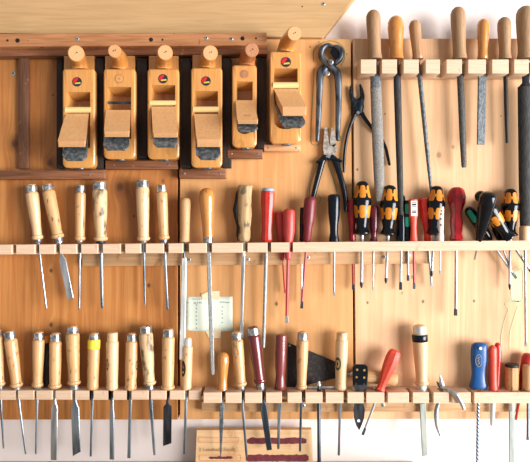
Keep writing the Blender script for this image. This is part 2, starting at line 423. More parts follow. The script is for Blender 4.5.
pr_, pr0 = panel('palest pine back board at the right, behind the files and screwdrivers', 353.0, 38.5, 560, 419.0,
    (214, 168, 122), (226, 185, 143), (184, 132, 90),
    [(438.8, 155, 3, .7), (453, 147, 2, .7), (367.5, 302.6, 1.5, 0), (423, 301.5, 1.8, 0), (474, 301, 1.6, .0), (357.5, 79, 1.2, 0), (357.3, 169.5, 1.4, 0), (402, 293, 1.6, .5), (385, 114, 1, 0), (501, 116, .8, 0), (412, 277, 1.8, .7), (518.5, 301.5, 1.0, 0)], .71, 3, 0)
def outline(parent, off, pts, r=.28, mat='green_ink', n=6):
    b = MB(off); q = [P(x, y, .0004) for x, y in sm(pts, n)]
    b.tube(q, [(.0004, r * S)] * len(q), 6); return b.build('pen_outline', mat, parent)
outline(pm, pm0, [(313.5, 62), (314, 50), (322, 43), (333, 41), (343, 47), (345, 57), (341, 66)])
outline(pm, pm0, [(314, 68), (313, 90), (311.5, 120), (311, 141), (315, 145), (322, 142), (327, 134), (329, 128)])
outline(pm, pm0, [(317, 165), (310.5, 184), (309.5, 196)])
outline(pm, pm0, [(328, 164), (334.5, 182), (336.5, 192)])
outline(pm, pm0, [(318, 194), (321, 199), (318, 204)]); outline(pm, pm0, [(338, 141), (340.5, 140), (341, 136)])
outline(pr_, pr0, [(508.5, 302), (505, 304), (508, 310), (504, 322), (501, 337), (501.5, 350)], .4, 'mint')
outline(pr_, pr0, [(518, 306), (513.5, 320), (510, 333), (509.5, 350)], .4, 'mint')
outline(pr_, pr0, [(512, 300), (511, 285), (512, 271), (522, 268), (523, 285), (522, 301), (512, 302)], .4, 'mint')
b = MB(pr0); b.prism([(512.3, 272), (522, 269), (522, 300), (510, 302)], 0, .0003); b.build('chalk_patch', 'mint', pr_)
b = MB(pr0); b.tube([P(518, 301.6, .001), P(518.6, 301.6, .012)], [.0012, .0012], 8); b.build('nail', 'steel_dark', pr_)
screw(13.2, 73.3, 0, pl, pl0, 2.1)

# fibreboard sheet above
o3 = P(150, 33, .0)
fb = empty('fibreboard_sheet', o3, 'tan fibreboard sheet with a slanted right edge above the planes', 'board')
b = MB(o3); b.prism([(-40, -40), (384, -40), (322.3, 37.6), (268, 36.4), (-40, 32.6)], -W0 + .0005, .012); b.build('sheet', 'fibreboard', fb)
screw(323.6, 4, .0125, fb, o3, 1.6); hole(302.3, 6.6, .012, fb, o3, .7)

# rail over the planes
o3 = P(130, 47, .0)
ra = empty('mounting_rail', o3, 'long brown screwed rail above the hanging planes', 'rail')
b = MB(o3)
b.loft([[P(-40, 34, .05), P(266.7, 32.4, .05), P(266.7, 45.8, .05), P(-40, 47, .05)]][0:1] + [[P(-40, 34, .0505), P(266.7, 32.4, .0505), P(266.7, 45.8, .0505), P(-40, 47, .0505)]])
q = [P(-40, 34, .048), P(266.7, 32.6, .048), P(266.7, 45.8, .048), P(-40, 47.2, .048)]
qi = [P(-40, 34.5, .0495), P(266.2, 33.1, .0495), P(266.2, 45.3, .0495), P(-40, 46.7, .0495)]
b = MB(o3); b.loft([[Vector((p.x, -.012, p.z)) for p in q], q, qi]); b.build('rail_front', 'rail', ra)
q = [P(-40, 46, .03), P(267, 44, .03), P(267, 54, .03), P(-40, 56, .03)]
b = MB(o3); b.loft([[Vector((p.x, -.001, p.z)) for p in q], q]); b.build('rail_back', 'ledge', ra)
for x, y, r in ((17.5, 40.5, 2.2), (7.5, 40.3, 1.1), (151, 39.6, 2.1), (162.5, 39.7, 1.0), (242.5, 38.4, 2.1), (256, 38.3, 1.0)): hole(x, y, .0496, ra, o3, r)
for x, y in ((77.5, 39), (206.5, 38), (231.5, 38.8)): screw(x, y, .0496, ra, o3, 1.7)

# dividers and ledges
def divider(x0, x1, y0, y1, t, mat, label):
    o3 = P((x0 + x1) / 2, y1, 0)
    r = empty('divider_strip', o3, label, 'wood strip', 'upright strips between the planes')
    b = MB(o3); b.box(x0, y0, x1, y1, .0002, t, .2); b.build('strip', mat, r)
divider(18.4, 28.2, 58, 168.5, .012, 'divider', 'brown upright strip on the bare board left of all the planes')
divider(56.5, 62.4, 58, 168.5, .016, 'divider_shaded', 'painted shade strip along the left side of the leftmost plane')  # no divider stands here; this dark strip paints the shade beside the plane
for x0, x1, l in ((95.6, 103.4, 'dark upright strip between the first and second planes from the left'), (136.4, 147, 'dark upright strip between the second and third planes from the left'),
                  (181.2, 190.6, 'dark upright strip between the third and fourth planes from the left'), (222.6, 231, 'dark upright strip left of the small narrow plane'),
                  (257.6, 266.6, 'dark upright strip between the small plane and the topmost right plane')):
    divider(x0, x1, 58, {95.6: 168.5, 136.4: 158, 181.2: 167.5, 222.6: 167.5, 257.6: 148.5}[x0], .022, 'divider_shaded' , l)
def ledge(x0, y0, x1, y1, mat, label, t=.024):
    o3 = P((x0 + x1) / 2, y1, 0)
    r = empty('ledge_strip', o3, label, 'ledge', 'ledges the planes stand on')
    b = MB(o3); b.box(x0, y0, x1, y1, .0002, t, .4); b.build('strip', mat, r)
    for f in (.12, .88): screw(x0 + (x1 - x0) * f, (y0 + y1) / 2, t, r, o3, .9, 'screw', 'nail')
ledge(-20, 170.4, 105, 179, 'ledge', 'long brown ledge under the leftmost plane')
ledge(105.3, 160.6, 177.4, 169, 'ledge', 'brown ledge under the second and third planes')
ledge(179.2, 169.2, 225.6, 178, 'ledge', 'brown ledge under the fourth plane')
ledge(227.6, 149.4, 262.6, 158, 'ledge', 'short brown ledge under the small plane')
ledge(264, 144.8, 300.5, 151, 'ledge_pale', 'pale short ledge under the topmost right plane')

# ================================================================== planes
def plane(label, bx0, bx1, by0, by1, horn, hb, hm, badge, th, pin, wed, irn, pinmat='pin_wood', taper=0, scallop=None, toe=True, endm='end_grain'):
    tf = .054; o3 = P((bx0 + bx1) / 2, by1, .03)
    r = empty('wooden_plane', o3, label, 'hand plane', 'wooden hand planes hanging in a row')
    b = MB(o3)
    out = rr(bx0, by0, bx1, by1, 3, 4, tf, 5)
    ins = rr(bx0 + 1.2, by0 + 1.2, bx1 - 1.2, by1 - 1.4, 2.6, 4, tf, 4.4)
    if taper:
        def tp(l):
            z0, z1 = P(0, by0, tf).z, P(0, by1, tf).z; cx = P((bx0 + bx1) / 2, 0, tf).x
            return [Vector((cx + (p.x - cx) * (1 + taper * (math.sin(PI * (p.z - z0) / (z1 - z0)))), p.y, p.z)) for p in l]
        out, ins = tp(out), tp(ins)
    def at(l, t): return [Vector((p.x, -t, p.z)) for p in l]
    x0, x1, y0, y1 = th; rb = .5
    if scallop: y1 = scallop; rb = min(9, (x1 - x0) * .46)
    o1 = rr(x0, y0, x1, y1, .5, 4, tf, rb); y2 = y0 + (wed[4] - y0) * .8
    o2 = [Vector((p.x, -.03, p.z)) for p in rr(x0 + (1.5 if taper else .3), y2, x1 - (1.5 if taper else .3), y1 - (6 if scallop else 2), .5, 4, tf, min(rb, 3))]
    cxm = P((bx0 + bx1) / 2, 0, tf).x; hwm = (bx1 - bx0) / 2 * kk(tf)
    def nar(l, q): return [Vector((cxm + (p.x - cxm) * q, p.y, p.z)) for p in l]
    ya = y0 + (wed[4] - y0) * .14
    oa = [Vector((p.x, -tf + .02, p.z)) for p in rr(x0 + .2, ya, x1 - .2, y1 - .6, .5, 4, tf, min(rb, 8))]
    o2 = [Vector((p.x, -.006, p.z)) for p in rr(x0 + .4, ya + 1, x1 - .4, y1 - (4 if scallop else 1), .5, 4, tf, min(rb, 3))]
    b.loft([at(nar(out, .86), .003), at(nar(out, .9), .02), at(out, tf - .012), at(out, tf - .0025), ins, o1, oa, o2])
    if toe: b.box(bx0 + 1.5, by0 - 13, bx1 - .6, by0 + 2, .003, .028, .3)
    b.build('body', 'plane_wood', r)
    # horn
    ex, ey, er = horn; b = MB(o3)
    p0, p1, p2 = P(hb, by0 + 2, .034), P(hb + (ex - hb) * .25 + hm, by0 - 12, .030), P(ex, ey, .108)
    pts, rad = [], []
    for i in range(13):
        u = i / 12; pts.append((1 - u) ** 2 * p0 + 2 * u * (1 - u) * p1 + u * u * p2)
        rad.append((6.6 - 1.1 * math.sin(PI * min(1, u * 1.3)) if u < .77 else 5.5 + (er * 1.02 - 5.5) * min(1, (u - .55) / .3)) * kk(.08))
    q = sm([(9.4,), (8.8,), (8.2,), (er * 1.02,), (er,)], 3); rad = [v[0] * kk(.1) for v in q]
    T = (pts[-1] - pts[-2]).normalized()
    pts.append(pts[-1] + T * .0015); rad.append(rad[-1] * .9)
    b.tube(pts, rad, 20, (1, 0, 0), 0, False, 1)
    c = pts[-1]
    for dx, dz in ((-.002, .0005), (.002, .002)):
        a = [c + Vector((dx + .0011 * math.cos(i * PI / 4), 0, dz + .0017 * math.sin(i * PI / 4))) for i in range(8)]
        b.loft([[p + T * -.001 for p in a], [p + T * .0005 for p in a]], m=2)
    b.build('horn', ['horn_wood' if endm == 'end_grain' else 'horn_dark', endm, 'ink'], r)
    # wedge
    wx0, wx1, ex0, ex1, wy0, wy1, wy2 = wed
    A = [P(wx0, wy0, .054), P(wx1, wy0, .054), P(wx1, wy0 + 8, .036), P(wx0, wy0 + 8, .036)]
    Mi = [P(wx0 * .75 + ex0 * .25, wy0 + 4, .060), P(wx1 * .75 + ex1 * .25, wy0 + 4, .060), P(wx1 * .75 + ex1 * .25, wy0 + 13, .048), P(wx0 * .75 + ex0 * .25, wy0 + 13, .048)]
    B = [P(ex0, wy1, .115), P(ex1, wy1, .115), P(ex1 - .4, wy2, .110), P(ex0 + .4, wy2, .110)]
    B2 = [P(ex0 + .7, wy1 + .9, .1168), P(ex1 - .7, wy1 + .9, .1168), P(ex1 - 1, wy2 - .8, .112), P(ex0 + 1, wy2 - .8, .112)]
    b = MB(o3); b.loft([A, Mi, B, B2], m=0, m1=1); b.build('wedge', ['wedge_wood', 'end_grain'], r)
    # iron
    ix0, ix1, iy1, ck = irn; b = MB(o3)
    up = [P(wx0 + 1, wy0 + 12, .048), P(wx1 - 1, wy0 + 12, .048), P(ix1, iy1 - ck, .118), P(ix1 - ck, iy1, .124), P(ix0 + ck, iy1, .124), P(ix0, iy1 - ck, .118)]
    lo = [p + Vector((0, .003, -.003)) for p in up]
    b.loft([lo, up]); b.build('iron', 'iron', r)
    if pin:
        b = MB(o3); b.tube([P(x0 - 1, sum(pin) / 2, .05), P(x1 + 1, sum(pin) / 2, .05)], [(pin[1] - pin[0]) / 2 * S] * 2, 14, caps=False); b.build('cross_pin', pinmat, r)
    # badge
    if badge:
        gx, gy, gr, kind = badge; b = MB(o3)
        if kind == 'logo':
            b.disc(gx, gy, tf + .0006, gr, .001, 24, 0)
            b.prism([(gx - gr * .9, gy - gr * .1), (gx - gr * .55, gy - gr * .7), (gx + gr * .1, gy - gr * .92), (gx + gr * .25, gy - gr * .5), (gx - gr * .4, gy + gr * .2), (gx - gr * .75, gy + gr * .45)], tf, tf + .0009, 1)
            b.prism([(gx - gr * .35, gy + gr * .18), (gx + gr * .7, gy + gr * .05), (gx + gr * .75, gy + gr * .4), (gx - gr * .5, gy + gr * .5)], tf, tf + .0009, 2)
            b.build('badge', ['badge_dark', 'badge_red', 'badge_yellow'], r)
        else:
            b.disc(gx, gy, tf + .0005, gr, .001, 20, 0); b.disc(gx, gy, tf + .0008, gr * .82, .001, 20, 1)
            if kind == 'ring': b.disc(gx, gy, tf + .0010, gr * .22, .001, 10, 0)
            b.build('wood_plug', ['end_dark', 'plane_wood' if kind == 'ring' else 'end_dark'], r)
    b = MB(o3); c = P((bx0 + bx1) / 2 + 1, by1, tf * .62); c.z = P(0, by1, tf).z
    b.loft([[c + Vector((q * .011 * math.cos(i * PI / 8), q * .008 * math.sin(i * PI / 8), h)) for i in range(16)] for q, h in ((1, .001), (1, -.0012), (.6, -.0026))])
    b.build('strike_button', 'iron', r)
    return r, o3
plane('leftmost wooden plane, its long wedge jutting out to the left', 62.4, 94.6, 68.7, 167.6, (76, 53.4, 8), 79.7, 0, (77, 81.8, 4.7, 'logo'), (66.7, 90.2, 92, 148), (107, 113), (66.6, 88.7, 57.8, 85.6, 113.6, 140.5, 147), (62.2, 87, 159.5, 4.5))
plane('second plane from the left, with a bare round plug instead of a coloured badge', 103.5, 135.2, 68.7, 158.8, (114.5, 51.2, 6.5), 119.5, 4, (119.3, 78.7, 4.6, 'ring'), (107.4, 131.2, 86.9, 139), (101.5, 104), (106, 130.6, 104, 129.5, 110, 130.5, 137), (103, 129, 149, 4.2), 'steel_dark')
plane('third plane from the left, badged, with a dark line across its wedge', 147.4, 178.8, 68.7, 159.0, (165, 52.6, 7.6), 163.8, 0, (163, 78.7, 4.7, 'logo'), (151, 175.2, 85, 139), (100.5, 105.6), (151.2, 175.4, 152.9, 177.8, 106.5, 132, 137.5), (153, 177.6, 146, 3.8))
plane('fourth plane from the left, badged, with a long smooth wedge', 191, 222, 67.7, 167.4, (210.2, 53, 7.6), 207, 0, (206, 81, 4.7, 'logo'), (194.2, 217.9, 91, 148), (106.6, 112.4), (193.8, 217.3, 196.5, 220.6, 114, 138.5, 147), (196, 220.8, 158.6, 5))
r5, o5 = plane('small narrow plane with a dark brown horn and plain wood plug', 232.2, 256.5, 65, 147.2, (251.7, 50.2, 7), 246.6, -1, (244.3, 74, 4.3, 'plug'), (236.4, 252.6, 81.5, 125), None, (235.4, 253.4, 237.2, 258, 100.3, 119.5, 124), (237.2, 257.6, 130.6, 3), taper=.05, scallop=134, endm='end_dark', toe=False)
plane('topmost plane, furthest right, on the pale ledge beside the pincers', 269.7, 301, 51.4, 143.2, (294.2, 33.6, 7.2), 285.5, -1, (285.9, 62, 5, 'logo'), (274, 297.6, 68.4, 118), (82.3, 88.6), (273.7, 297, 282, 306.4, 89, 106, 116), (280.4, 305.6, 126.6, 4.5), scallop=129, toe=False)

# ================================================================== racks
def rack_root(x, y, label, rot=0.0):
    o3 = P(x, y, 0); return empty('tool_rack', o3, label, 'tool rack', None, rot), o3
def comb(b, teeth, y0, y1, tf, holes=(), ts=.012, h0=.013, h1=.038, span=None):
    xa, xb = span or (teeth[0][0], teeth[-1][1])
    kf, ks, kh = kk(tf), kk(ts), kk(.026)
    def fx(x, t): return CX + (x - CX) * kk(tf) / kk(t)
    zt, zb_ = P(0, y0, tf).z, P(0, y1, tf).z
    def wb(x0, x1, t0, t1): wbox(b, x0, x1, -t1, -t0, zb_, zt)
    X = lambda x: (x - CX) * kf
    wb(X(xa), X(xb), .0005, ts)
    H = [((x - w - CX) * kh, (x + w - CX) * kh) for x, w in holes]
    for x0, x1 in teeth:
        cur = X(x0); end = X(x1)
        hs = sorted(h for h in H if h[1] > cur and h[0] < end)
        if not hs:
            b.box(x0, y0, x1, y1, ts, tf, .45); continue
        for a, c in hs:
            a, c = max(a, cur), min(c, end)
            if a > cur + 1e-4: wb(cur, a, ts, tf)
            wb(a, c, h1, tf)
            if h0 > ts + .001: wb(a, c, ts, h0)
            cur = c
        if cur < end - 1e-4: wb(cur, end, ts, tf)

# file rack
fr, fo = rack_root(445, 77, 'beech file rack of spaced blocks high on the right board')
b = MB(fo)
comb(b, [(360.6, 376.2), (381.8, 397), (403.4, 418.7), (425.5, 440), (446.3, 462), (468, 486), (492, 508.8), (514, 529), (534, 548)], 59.3, 73.4, .052, ts=.012)
b.build('slotted_strip', 'rack', fr)

# middle rack
mr, mo = rack_root(265, 253, 'long beech rack across the middle, holding chisels and screwdrivers', -.0079)
b = MB(mo)
# builds unrotated, so rows are given at the centre height and the root carries the slope
comb(b, [(-20, 12), (15.9, 35), (38.9, 55), (59.6, 76.6), (80.9, 97.7), (102.5, 120.3), (125, 140.7), (145.6, 163.6), (168.3, 183), (188.8, 206.6), (211.7, 243), (247.4, 267.5), (271.2, 289.5), (293, 301)],
     242.6, 252.4, .045, holes=[(281.5, 5.2), (289, 5.2)], span=(-20, 301))
b.build('slotted_strip', 'rack', mr)
b = MB(mo); zt, zb_ = P(0, 242.6, .045).z, P(0, 252.2, .045).z
xa, xb = P(301, 0, .045).x, P(560, 0, .045).x
wbox(b, xa, xb, -.045, -.037, zb_, zt); wbox(b, xa, xb, -.012, -.0005, zb_, zt)
for x in (302, 321, 344.5, 379, 449, 463, 556):
    c = P(x, 0, .026).x; wbox(b, c - .0015, c + .0015, -.037, -.012, zb_, zt)
b.build('holed_strip', 'rack', mr)
b = MB(mo); b.box(82, 250, 429, 264.8, .0005, .016, .4); b.build('mounting_batten', 'batten', mr)
for x, y in ((189, 259), (248, 259.3), (308, 257.8), (384.2, 257.8), (408.7, 256)): screw(x, y, .016, mr, mo, 1.8)

# bottom left rack
bl, bo = rack_root(90, 400, 'beech rack at the bottom left, holding a row of chisels')
b = MB(bo)
comb(b, [(-20, 15), (17.6, 33.9), (36, 52.4), (55.2, 71.6), (75.2, 91.2), (93.6, 110.8), (113.2, 129), (131.2, 148.4), (150.6, 166.2), (169.6, 184.8), (188.6, 200.8)], 390.6, 399.8, .038,
     holes=[(0.5, 2), (93, 1.8), (112.3, 2.4), (130.2, 2)])
b.build('slotted_strip', 'rack', bl)

# bottom right rack
br, bro = rack_root(365, 403, 'thicker beech rack at the bottom right, holding mixed tools')
b = MB(bro)
comb(b, [(203.3, 221.6), (225.3, 241.4), (244.7, 262), (265.8, 281.8), (287.4, 301.6), (305.7, 322.6), (326, 343.5), (347.7, 363.7), (366.5, 384.4), (387.6, 409), (413, 429), (433.7, 449), (452, 470.8), (474.5, 548)],
     392.4, 403.2, .05, holes=[(318.8, 2.2), (339.4, 1.8), (359.5, 6.5), (377.5, 3.6), (422.6, 3.8), (440, 2.2), (477.2, 2.6), (492.6, 3.4), (511.5, 4.2), (519.4, 2), (526.6, 2)], h1=.043)
b.build('slotted_strip', 'rack', br)
b = MB(bro); b.box(201.5, 402, 548, 411.8, .0005, .018, .4); b.build('mounting_batten', 'batten', br)
for x, y in ((303.4, 405.6), (383, 405)): screw(x, y, .018, br, bro, 1.9)

# ================================================================== files
FG = 'files and rasps in the file rack'
def fhandle(T, y0, y1, r, rb, mat, y2=None, sq=1.0):
    h = y1 - y0
    T.lathe('handle', [(y0, .02), (y0 + r * .12, r * .45), (y0 + r * .4, r * .78), (y0 + r * .9, r * .98), (y0 + h * .28, r), (y0 + h * .5, r * .92), (y0 + h * .75, rb * .98), (y0 + h * .88, rb), (y1 - 1, rb * 1.12), (y1, rb * 1.02)], mat)
T = Tool('rasp', 'leftmost file, a thick grey rasp with a long tan wooden handle', 'rasp', (373, 9.7), (380, 201.5), .026, FG)
fhandle(T, 9.7, 59.5, 7.2, 6.6, 'file_wood'); T.lathe('tang', [(59, 2), (76, 2)], 'steel_dark', 10)
T.lathe('shoulder', [(71.5, 2.4), (75.5, 5.2), (88, 5.6)], 'file_blue', 20, 1, .5); T.lathe('blade', [(88, 5.6), (150, 5.7), (199, 5.0), (201.5, 4.4)], 'rasp', 20, 1, .5)
T = Tool('file', 'black half-round file with a shiny orange handle, second from the left', 'file', (395.4, 15.6), (401, 215), .026, FG)
fhandle(T, 15.6, 59.5, 8, 6.3, 'orange_wood'); T.lathe('tang', [(59, 1.9), (76, 1.9)], 'steel_black', 10)
T.lathe('shoulder', [(72, 2), (76, 3.6), (88, 3.8)], 'steel_black', 20, 1, .55); T.lathe('blade', [(88, 3.8), (180, 3.2), (215, 2.4)], 'file_dark', 20, 1, .55)
T = Tool('file', 'slim round file leaning right, with a streaky two-tone handle', 'file', (414, 19.9), (432.5, 204), .026, FG)
fhandle(T, 19.9, 59.5, 5.8, 5, 'streak_wood'); T.lathe('tang', [(59, 1.7), (76, 1.7)], 'steel_dark', 10); T.lathe('blade', [(72, 1.8), (78, 2.4), (150, 2.1), (195, 1.4), (204, .9)], 'file_blue', 14)
T = Tool('file', 'dark round-nosed file in the centre of the file rack, tall tan handle', 'file', (457.6, 6.8), (464, 167.5), .026, FG)
fhandle(T, 6.8, 59.5, 7.3, 6.4, 'file_wood'); T.lathe('tang', [(59, 1.9), (76, 1.9)], 'steel_dark', 10); T.lathe('blade', [(72, 2), (75, 3.5), (140, 3.3), (165, 2.7), (167.5, 2.2)], 'file', 18, 1, .6)
T = Tool('file', 'short flat grey file with a small orange handle', 'file', (483.4, 18.7), (480.8, 144.6), .026, FG)
fhandle(T, 18.7, 59.5, 5.9, 4.6, 'orange_wood'); T.lathe('tang', [(59, 1.7), (76, 1.7)], 'steel_dark', 10); T.blade('blade', [(72, 1.8, 1), (73.5, 4.2, 1.3), (144.3, 3.9, 1.1), (144.6, 3.7, 1)], 'file_blue')
T = Tool('file', 'thin pointed dark file with a tan handle, second from the right', 'file', (504, 17), (507.2, 143), .026, FG)
fhandle(T, 17, 59.5, 6.7, 5.6, 'file_wood'); T.lathe('tang', [(59, 1.7), (76, 1.7)], 'steel_dark', 10); T.lathe('blade', [(72, 1.7), (76, 2.2), (120, 2), (143, 1.5)], 'file_dark', 14)
T = Tool('rasp', 'widest dark rasp at the right end of the file rack', 'rasp', (525, 5.8), (527.5, 236), .026, FG)
fhandle(T, 5.8, 59.5, 9, 7.4, 'file_wood'); T.lathe('tang', [(59, 2), (76, 2)], 'steel_dark', 10)
T.lathe('shoulder', [(70, 2.2), (73, 3.6), (83, 3.8), (87, 7.6)], 'steel_black', 20, 1, .5); T.lathe('blade', [(87, 8.2), (180, 8.2), (234, 7.4), (236, 6.8)], 'file_dark', 22, 1, .5)

# ================================================================== chisels
CG, BG = 'wood-handled chisels on the middle rack', 'wood-handled chisels on the bottom racks'
def chisel(label, top, tip, hy, rt, rb, yb, blade, mat='beech', bmat='steel_blade', cap='hoop', bead=True, yf=None, group=CG, t=.026, fmat='hoop', cat='chisel', name='chisel', capr=None, prof=None, topmat=None):
    """hy = (row of crown, row where the hoop ends); rt/rb handle radius top/bottom; yb = bottom of the wood; yf = bottom of the ferrule"""
    T = Tool(name, label, cat, top, tip, t, group)
    y0, y1 = hy; cr = capr or rt * .84
    body = [(y1, cr * .97), (y1 + .8, rt * .93), (y1 + 2.2, rt), (y1 + (yb - y1) * .18, rt * .98), (y1 + (yb - y1) * .45, (rt * .55 + rb * .45)), (y1 + (yb - y1) * .7, rb * .98), (y1 + (yb - y1) * .86, rb * .94)]
    if bead: body += [(yb - 4.2, rb * .95), (yb - 3.6, rb * 1.1), (yb - 2.2, rb * 1.16), (yb - .8, rb * 1.05), (yb, rb * .8)]
    else: body += [(yb - 3, rb), (yb - 1, rb * .98), (yb, rb * .85)]
    crown = [(y0, .05), (y0 + .2, cr * .5), (y0 + .9, cr * .84), (y0 + 1.9, cr * .93), (y1, cr * .93)]
    if cap == 'wood': crown = [(y0, .05), (y0 + .1, cr * .85), (y0 + .9, cr), (y1, cr)]
    pr = crown + body
    T.lathe('handle', pr, mat)
    if cap not in ('wood', None):
        h = T.lathe('hoop', [(y0 + 1.5, cr * .92), (y0 + 1.9, cr * 1.02), (y1 - .2, cr * 1.05), (y1 + .1, cr * .96)], cap)
    if yf: T.lathe('ferrule', [(yb - .5, rb * .8), (yf - .6, rb * .72), (yf, rb * .6)], fmat)
    T.blade('blade', blade, bmat)
    return T, pr
E = .9
chisel('leftmost chisel on the middle rack, narrow blade leaning right', (31, 184), (46.4, 308.3), (184, 192.3), 6.4, 4.8, 239.6, [(240, 1.3, 1.2), (253, 1.2, 1.1), (262, .95, .9), (306, .85, .8), (308.3, .8, .3)], 'beech_pale', yf=243.4)
T, pr = chisel('second chisel on the middle rack, tilted, with a broad flat blade', (47, 183.6), (70.6, 299), (183.6, 190.6), 6.2, 5.4, 238.4, [(239, 1.4, 1.3), (252, 1.5, 1.3), (256, 1.7, 1.1), (260, 3.5, .9), (297, 3.3, .8), (299, 3.2, .3)], 'beech_dirty', yf=244, bmat='steel')
chisel('third chisel on the middle rack, slim and upright with a narrow blade', (80.6, 184.6), (79.2, 309.3), (184.6, 192.6), 5.3, 4.7, 240.6, [(241, 1.4, 1.2), (257, 1.4, 1.2), (261, 1.0, 1), (307, .9, .9), (309.3, .9, .3)], 'beech', yf=244.2)
chisel('thick dark-stained chisel, fourth from the left on the middle rack', (99.6, 181), (102.2, 308.3), (181, 189.6), 7.3, 6.0, 241, [(241.5, 2.4, 1.8), (254, 2, 1.6), (264, 1.5, 1.2), (305, 1.4, 1.1), (308.3, 1.3, .3)], 'beech_stained', yf=243.8, fmat='steel_dark', capr=6.5, bmat='steel_blade')
chisel('pale plump chisel with a white-topped hoop and a thin spike blade', (142.3, 179.4), (145, 305), (179.4, 187.4), 6.7, 5.7, 240.8, [(241, 1.9, 1.7), (253, 1.5, 1.3), (262, 1.1, 1), (302, .9, .9), (305, .5, .4)], 'beech_pale', yf=243.4, capr=6.3)
chisel('slim chisel at the left edge of the dark board seam, middle rack', (161.3, 184), (167.5, 309.6), (184, 191.8), 5.5, 4.9, 239.8, [(240, 1.6, 1.4), (255, 1.6, 1.4), (260, 1.3, 1.1), (307, 1.2, 1), (309.6, 1.2, .3)], 'beech', yf=243.6)
# rasp with long flat body, file with orange handle
MG = 'files and other tools on the middle rack'
T = Tool('file', 'long pale flat file with a small blunt tan handle, beside the left seam', 'file', (185.4, 197.6), (182.2, 359.4), .026, MG)
T.lathe('handle', [(197.6, .05), (197.8, 2), (198.6, 4), (200.4, 5.1), (205, 5.4), (222, 5.0), (236, 4.7), (240.5, 5), (242, 4.8)], 'file_pale')
T.lathe('tang', [(241, 1.9), (251, 1.2), (258, 1.6)], 'steel_dark', 12); T.blade('blade', [(257.5, 1.8, 1), (259.5, 2.6, 1.5), (270, 2.7, 1.6), (357, 2.8, 1.4), (359.4, 2.7, 1.2)], 'steel_pale')
T = Tool('file', 'long grey file with a glossy orange bulb handle, hanging over the paper note', 'file', (206.4, 188), (212.9, 374.6), .03, MG)
T.lathe('handle', [(188, .05), (188.3, 2.6), (189.4, 5), (192, 7), (197, 7.7), (203, 7.5), (215, 6.4), (228, 5.5), (236, 5.4), (238, 5)], 'orange_wood')
T.lathe('ferrule', [(236.6, 5.2), (242.6, 5)], 'hoop'); T.blade('blade', [(242, 1.6, 1.2), (252, 1.8, 1.2), (256, 2.1, 1.3), (340, 2.1, 1.3), (372, 1.6, 1.1), (374.6, 1.3, .9)], 'file_pale_steel')
T = Tool('gouge', 'rough weathered branch-wood tool with dark bark and a spatula tip', 'carving tool', (245, 185.2), (241.4, 337.6), .026, MG)
b = MB(); rings = []
for y, r, dx in ((185.2, 6.0, .3), (185.9, 7.2, .3), (189, 7.4, 0), (196, 7.3, 0), (205, 7.6, -.4), (215, 7.4, -.3), (224, 6.4, .2), (228, 5.5, .6), (233, 6.2, .6), (238, 6.4, .5), (241, 5.4, .4), (242.5, 3, .3)):
    rings.append([((dx + r * (1 + .07 * math.sin(3 * a + y * .15) + .04 * math.sin(7 * a)) * math.cos(a)) * T.k, r * .9 * (1 + .06 * math.cos(4 * a + y)) * math.sin(a) * T.k, T.z(y)) for a in [2 * PI * i / 22 for i in range(22)]])
b.loft(rings); b.build('handle', 'bark_wood', T.root)
b = MB(); rings = []
for y, r, dx in ((190, 1.2, -6.6), (194, 2.6, -6.6), (203, 3.2, -7.2), (210, 3.6, -8.2), (217, 3, -7.2), (226, 2, -5.6), (236, 2, -5.4), (241, 1.2, -5)):
    rings.append([((dx + r * math.cos(a)) * T.k, (1 + r * 1.6 * math.sin(a)) * T.k, T.z(y)) for a in [2 * PI * i / 12 for i in range(12)]])
b.loft(rings); b.build('bark', 'bark', T.root)
T.lathe('ferrule', [(241, 2.6), (247, 2.2), (252, 2.4), (253, 1.8), (255.5, 2.6), (256.5, 1.8)], 'steel_pale', 14)
T.blade('blade', [(256, 1.7, 1.3), (300, 1.6, 1.2), (318, 1.3, 1.1), (326, 1.7, .9), (334, 2.3, .6), (337.6, 2.1, .4)], 'steel')
T = Tool('file', 'round grey file with a bright red faceted handle and grey cap', 'file', (268, 188), (263.6, 347.5), .026, MG)
T.lathe('handle', [(191, 6.4), (194, 6.8), (204, 6.6), (212, 5.6), (220, 5.6), (230, 5.1), (236, 5.5), (239.5, 5.9), (242, 5)], 'red', 10, sharp=20)
T.lathe('cap', [(188, .05), (188.2, 4.5), (188.8, 6), (191.3, 6.4)], 'cap_grey'); T.lathe('blade', [(241, 1.9), (252, 1.9), (340, 1.7), (347.5, 1.3)], 'file_pale_steel', 14)

# ================================================================== screwdrivers
SG = 'screwdrivers on the middle rack'
def driver(label, top, tip, prof, mat, shaft, smat='steel', tipm='steel_dark', tipl=6, t=.025, seg=22, sx=1, sy=1, group=SG, ph=0, phil=False, sharp=38, ysh=None, name='screwdriver', cat='screwdriver', roll=0, ttop=None):
    T = Tool(name, label, cat, top, tip, t, group, roll, ttop)
    T.lathe('handle', prof, mat, seg, sx, sy, ph=ph, sharp=sharp)
    ys = ysh or max(y for y, r in prof) - 1; r = shaft
    T.lathe('shaft', [(ys, r), (tip[1] - tipl, r)], smat, 12)
    if phil: T.lathe('tip', [(tip[1] - tipl, r * 1.02), (tip[1] - 2.5, r * 1.02), (tip[1] - .3, r * .4), (tip[1], r * .25)], tipm, 12)
    else: T.blade('tip', [(tip[1] - tipl, r * .9, r * .9), (tip[1] - tipl * .5, r * 1.1, r * .6), (tip[1], r * 1.15, r * .22)], tipm)
    return T
rd = lambda y0, y1, r: [(y0, .05), (y0 + .2, r * .55), (y0 + 1.2, r * .86), (y0 + 3, r), (y0 + (y1 - y0) * .5, r * .98), (y1 - 6, r * .88)]
driver('dull red screwdriver tucked behind its twin, left of the pair', (279.6, 211), (285.3, 293), [(211, .05), (211.3, 2.6), (212.6, 4.4), (215, 5), (230, 5), (240, 4), (252, 3.4), (259.5, 3), (260.5, 1.6)], 'red_dull', 1.15, 'red_sleeve', 'red_sleeve', 4, t=.014)
